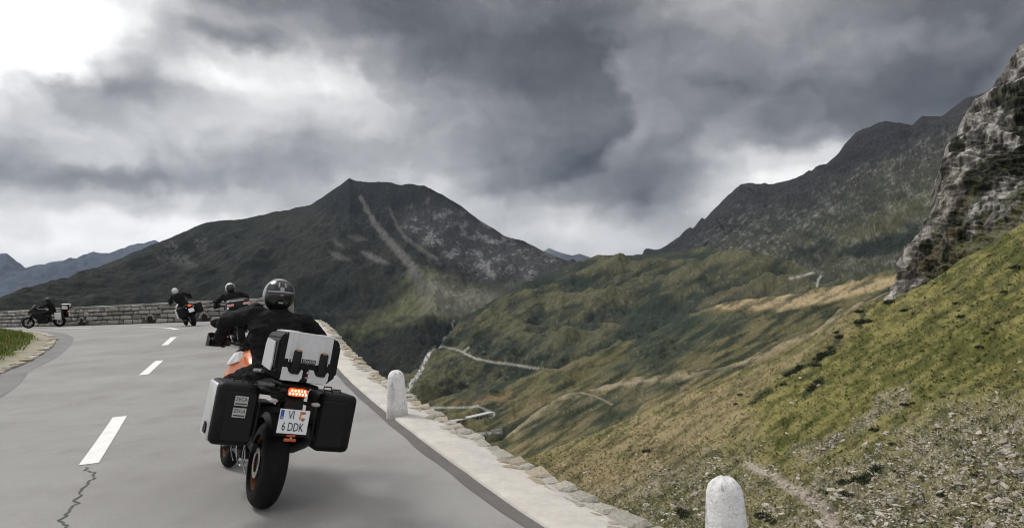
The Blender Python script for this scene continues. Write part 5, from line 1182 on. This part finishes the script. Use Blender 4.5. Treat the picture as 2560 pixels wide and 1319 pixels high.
def scatter_rocks():
    r = random.Random(17); cand = []; L = near_land
    gx = RNG.uniform(1340, 2600, 44000); gy = RNG.uniform(880, 1345, 44000)
    dens = scree_mask(gx, gy) * (.25 + .9 * sm(-.1, .35, fbm(gx / 60, gy / 36, 4, 77))); keep = RNG.random(44000) < np.clip(dens * .6 + .02, 0, 1)
    for x, y in zip(gx[keep], gy[keep]):
        p, c = L.at(x, y); d = p[1]; s = .075 * (1 - r.random()) ** -.45; s = min(s, .46) * (.75 if y < 1060 else 1.0)
        cand.append((s / d, s, p, x, y))
    cand.sort(key=lambda t: -t[0]); cand = cand[:9500]
    for k, (_, s, p, x, y) in enumerate(cand[:300]):
        o = link('rock', r.choice(ROCKS)); o.location = p + np.array([0, 0, s * .02]); o.scale = (s * r.uniform(.8, 1.4), s * r.uniform(.8, 1.2), s * r.uniform(.8, 1.2)); o.rotation_euler = (r.uniform(-.5, .5), r.uniform(-.5, .5), r.uniform(0, 6.28))
        size = 'large' if s > .27 else 'middling'; zone = 'left of the nearest guard stone' if x < 1768 else 'on the grass above the scree' if y < 1040 else 'in the scree along the right edge of the picture' if x > 2300 else 'in the scree between guard stone and right edge'
        tag(o, f'{size} pale angular rock {zone}', 'rock', f'{size} rocks {zone}')
    V = []; Fc = []; Cc = []; n = 0; data = []
    for me in ROCKS:
        co = np.array([v.co for v in me.vertices]); data.append((co, [tuple(p.vertices) for p in me.polygons]))
    for _, s, p, x, y in cand[300:]:
        co, fs = data[r.randrange(len(data))]; a = r.uniform(0, 6.28); ca, sa = math.cos(a), math.sin(a); t = r.uniform(-.4, .4)
        q = co * s * np.array([r.uniform(.8, 1.5), 1, 1]); q = np.stack([q[:, 0] * ca - q[:, 1] * sa, q[:, 0] * sa + q[:, 1] * ca, q[:, 2] + q[:, 0] * t], 1) + p + np.array([0, 0, s * .15])
        V.append(q); Fc += [(i + n, j + n, k + n) for i, j, k in fs]; n += len(q); Cc.append(np.repeat((np.array([.44, .40, .335]) * r.uniform(.45, 1.3))[None], len(q), 0))
    o = link('scree', tri_mesh('scree', np.concatenate(V), Fc, rock_attr, np.concatenate(Cc))); tag(o, 'pale small stones and scree covering the near slope', 'scree', kind='stuff')
scatter_rocks()

leaf = mat('shrub_leaf', (.022, .032, .014), .75, var=.35, vscale=3, spec=.2, layers=lambda b, tc, base: b.vmath('SCALE', base, scale=b.maprange(b.n('ShaderNodeObjectInfo').outputs['Random'], 0, 1, .6, 1.35, 'LINEAR')))
wood = mat('shrub_wood', (.06, .045, .03), .9, var=.2)
def shrub_meshes(seed):
    r = random.Random(seed); V = []; Fc = []
    for _ in range(420):
        u = Vector((r.gauss(0, 1), r.gauss(0, 1), abs(r.gauss(0, .8)))).normalized(); k = .55 + .45 * r.random() ** .5
        k *= .8 + .35 * math.sin(5 * math.atan2(u.y, u.x) + seed) * .5 + .12 * r.random()
        p = Vector((u.x, u.y, u.z * .62)) * k; n = Vector((r.gauss(0, 1), r.gauss(0, 1), r.gauss(0, 1))).normalized(); t = n.orthogonal().normalized(); b_ = n.cross(t); s = r.uniform(.06, .13); i = len(V)
        V += [p + t * s, p + b_ * s * .6, p - t * s, p - b_ * s * .6]; Fc.append((i, i + 1, i + 2, i + 3))
    f = tri_mesh('foliage', [tuple(v) for v in V], Fc, leaf)
    m = MB()
    for k in range(4): a = k * 1.6; m.tube([(0, 0, -.1), (.25 * math.cos(a), .25 * math.sin(a), .2), (.5 * math.cos(a), .5 * math.sin(a), .4)], [.05, .03, .012], 5)
    return f, m.mesh('stem', wood, 0)
SHR = [shrub_meshes(300 + k) for k in range(4)]
SPOTS = [(2152, 778, 18), (2150, 806, 22), (2170, 805, 20), (2093, 828, 14), (2102, 842, 18), (2075, 868, 15), (2062, 887, 24), (2080, 883, 22), (2052, 897, 22), (2043, 913, 18), (2003, 915, 18), (1995, 923, 16), (1982, 932, 18), (1970, 938, 16), (1960, 960, 14), (2047, 953, 14), (2036, 964, 16), (2024, 975, 14), (2290, 783, 12), (2393, 755, 12), (2405, 790, 15), (2397, 775, 8), (2513, 730, 18), (2545, 667, 24), (2467, 833, 12), (2482, 822, 10), (2497, 807, 14), (2450, 867, 16), (2308, 875, 9), (2177, 893, 8), (2340, 707, 9), (2388, 722, 9), (2312, 705, 10), (2225, 756, 20), (2478, 640, 12), (2265, 777, 18), (2527, 710, 9),
         (2120, 1206, 26), (2150, 1200, 30), (2196, 1175, 28), (2175, 1190, 24), (2063, 1227, 24), (2262, 1010, 14), (2283, 1006, 10), (2187, 1070, 18), (2229, 1107, 12), (2117, 1231, 20), (1620, 1128, 18), (1715, 1285, 26), (1700, 1275, 18), (1906, 1289, 26), (1930, 1300, 20), (2350, 1235, 14), (2440, 1180, 16), (1880, 1015, 12), (1840, 1010, 10), (1850, 985, 10), (2440, 950, 10), (2360, 990, 10)]
def shrubs():
    r = random.Random(9); L = near_land
    for k, (x, y, w) in enumerate(SPOTS):
        p, c = L.at(x, y); s = w / FPX * p[1] * .85; f, st = SHR[k % 4]
        root = empty('shrub'); root.location = p + np.array([0, 0, -s * .08]); root.rotation_euler = (0, 0, r.uniform(0, 6.28)); root.scale = (s * r.uniform(.9, 1.25), s, s * r.uniform(.8, 1.1))
        tag(root, 'low dark green shrub on the grassy slope under the cliff' if y < 1000 else 'low dark green shrub among the scree of the near slope', 'shrub', 'shrubs on the near grass' if y < 1000 else 'shrubs in the scree')
        link('foliage', f, root); link('stem', st, root)
shrubs()
def tufts():
    L = near_land; n = 60000; nr, nc = L.px.shape; R_ = RNG.integers(2, nr - 2, n); C_ = RNG.integers(2, nc - 2, n)
    P = L.P[R_, C_] + RNG.normal(0, .12, (n, 3)) * np.array([1, 1, 0]); col = L.cols[R_, C_]
    gm = np.where((col[:, 0] - col[:, 2]) / (col.sum(1) + 1e-6) < .12, 0.0, 1.0)
    h = RNG.uniform(.05, .20, n) * np.where(RNG.random(n) < .1, 1.5, 1.0) * (.3 + .7 * gm); w = RNG.uniform(.05, .14, n); a = RNG.uniform(0, 6.28, n); lean = RNG.normal(0, .12, (n, 2))
    ca, sa = np.cos(a) * w, np.sin(a) * w; z0 = np.zeros(n)
    V = np.stack([P + np.stack([-ca, -sa, z0 - .04], 1), P + np.stack([ca, sa, z0 - .04], 1), P + np.stack([lean[:, 0] + ca * .5, lean[:, 1] + sa * .5, h], 1), P + np.stack([lean[:, 0] - ca * .5, lean[:, 1] - sa * .5, h * .85], 1)], 1).reshape(-1, 3)
    Fc = np.arange(n * 4).reshape(n, 4); c = col * RNG.uniform(.85, 1.35, (n, 1)); tan = RNG.random(n) < .12; c[tan] = np.array([.21, .17, .075]) * RNG.uniform(.6, 1.2, (tan.sum(), 1))
    o = link('grass', tri_mesh('slope_grass', V, Fc, MATS['grass_blade'], np.repeat(c, 4, 0))); tag(o, 'yellowish green mountain grass covering the near slope', 'grass', kind='stuff')
tufts()

# ------------------------------------------------------------------ avalanche gallery on the valley road
conc = mat('gallery_concrete', (.46, .45, .44), .85, var=.12, vscale=.6)
def gallery():
    a, _ = spur_land.at(1140, 1066); b_, _ = spur_land.at(1236, 1042); a = Vector(a); b_ = Vector(b_); d = b_ - a; L = d.length; d.normalize()
    side = Vector((0, 0, 1)).cross(d).normalized(); up = d.cross(side).normalized() * (1 if d.cross(side).z > 0 else -1)
    if side.y < 0: side = -side
    root = empty('avalanche_gallery'); root.location = a + Vector((0, 0, .3)); tag(root, 'long pale concrete avalanche gallery with open pillars on the valley road', 'gallery')
    def bar(name, s0, s1, o0, o1, z0, z1):
        m = MB(); V = [d * s + side * o + up * z for s in (s0, s1) for o in (o0, o1) for z in (z0, z1)]; m.add(V, [(0, 1, 3, 2), (4, 6, 7, 5), (0, 4, 5, 1), (2, 3, 7, 6), (0, 2, 6, 4), (1, 5, 7, 3)]); return m.build(name, conc, root, 0)
    bar('roof', 0, L, -.4, 4.5, 2.6, 3.2); bar('back_wall', 0, L, 4.1, 4.5, -.6, 2.598); bar('sill', 0, L, -.2, .1, -1.6, .7)
    for k in range(11): s = L * (k + .25) / 11; bar('pillar', s, s + .55, -.15, .35, .702, 2.598)
    p, _ = spur_land.at(1226, 1083); q, _ = spur_land.at(1254, 1080); m = MB(); p = Vector(p); q = Vector(q); n = Vector((0, .5, 0)); V = [x + o + Vector((0, 0, z)) for x in (p, q) for o in (Vector((0, 0, 0)), n) for z in (-1, 2.2)]
    m.add(V, [(0, 1, 3, 2), (4, 6, 7, 5), (0, 4, 5, 1), (2, 3, 7, 6), (0, 2, 6, 4), (1, 5, 7, 3)]); o = m.build('retaining_wall', conc, None, 0); tag(o, 'short pale retaining wall at the end of the lowest valley road', 'wall')
gallery()

# ------------------------------------------------------------------ air
def haze():
    m = MB(); m.box((0, 0, (-431 + 1350) / 2), (34000, 34000, 1781)); me = m.mesh('haze', None, 0)
    hm = bpy.data.materials.new('haze'); hm.use_nodes = True; nt = hm.node_tree; nt.nodes.clear(); b = NB(nt)
    v = b.n('ShaderNodeVolumePrincipled'); v.inputs['Color'].default_value = (.62, .76, 1.0, 1); v.inputs['Density'].default_value = 2.2e-5; v.inputs['Anisotropy'].default_value = .2
    o = b.n('ShaderNodeOutputMaterial'); nt.links.new(v.outputs[0], o.inputs['Volume']); me.materials.append(hm)
    ob = link('haze', me); tag(ob, 'thin bluish mountain haze', 'haze', kind='stuff')
haze()
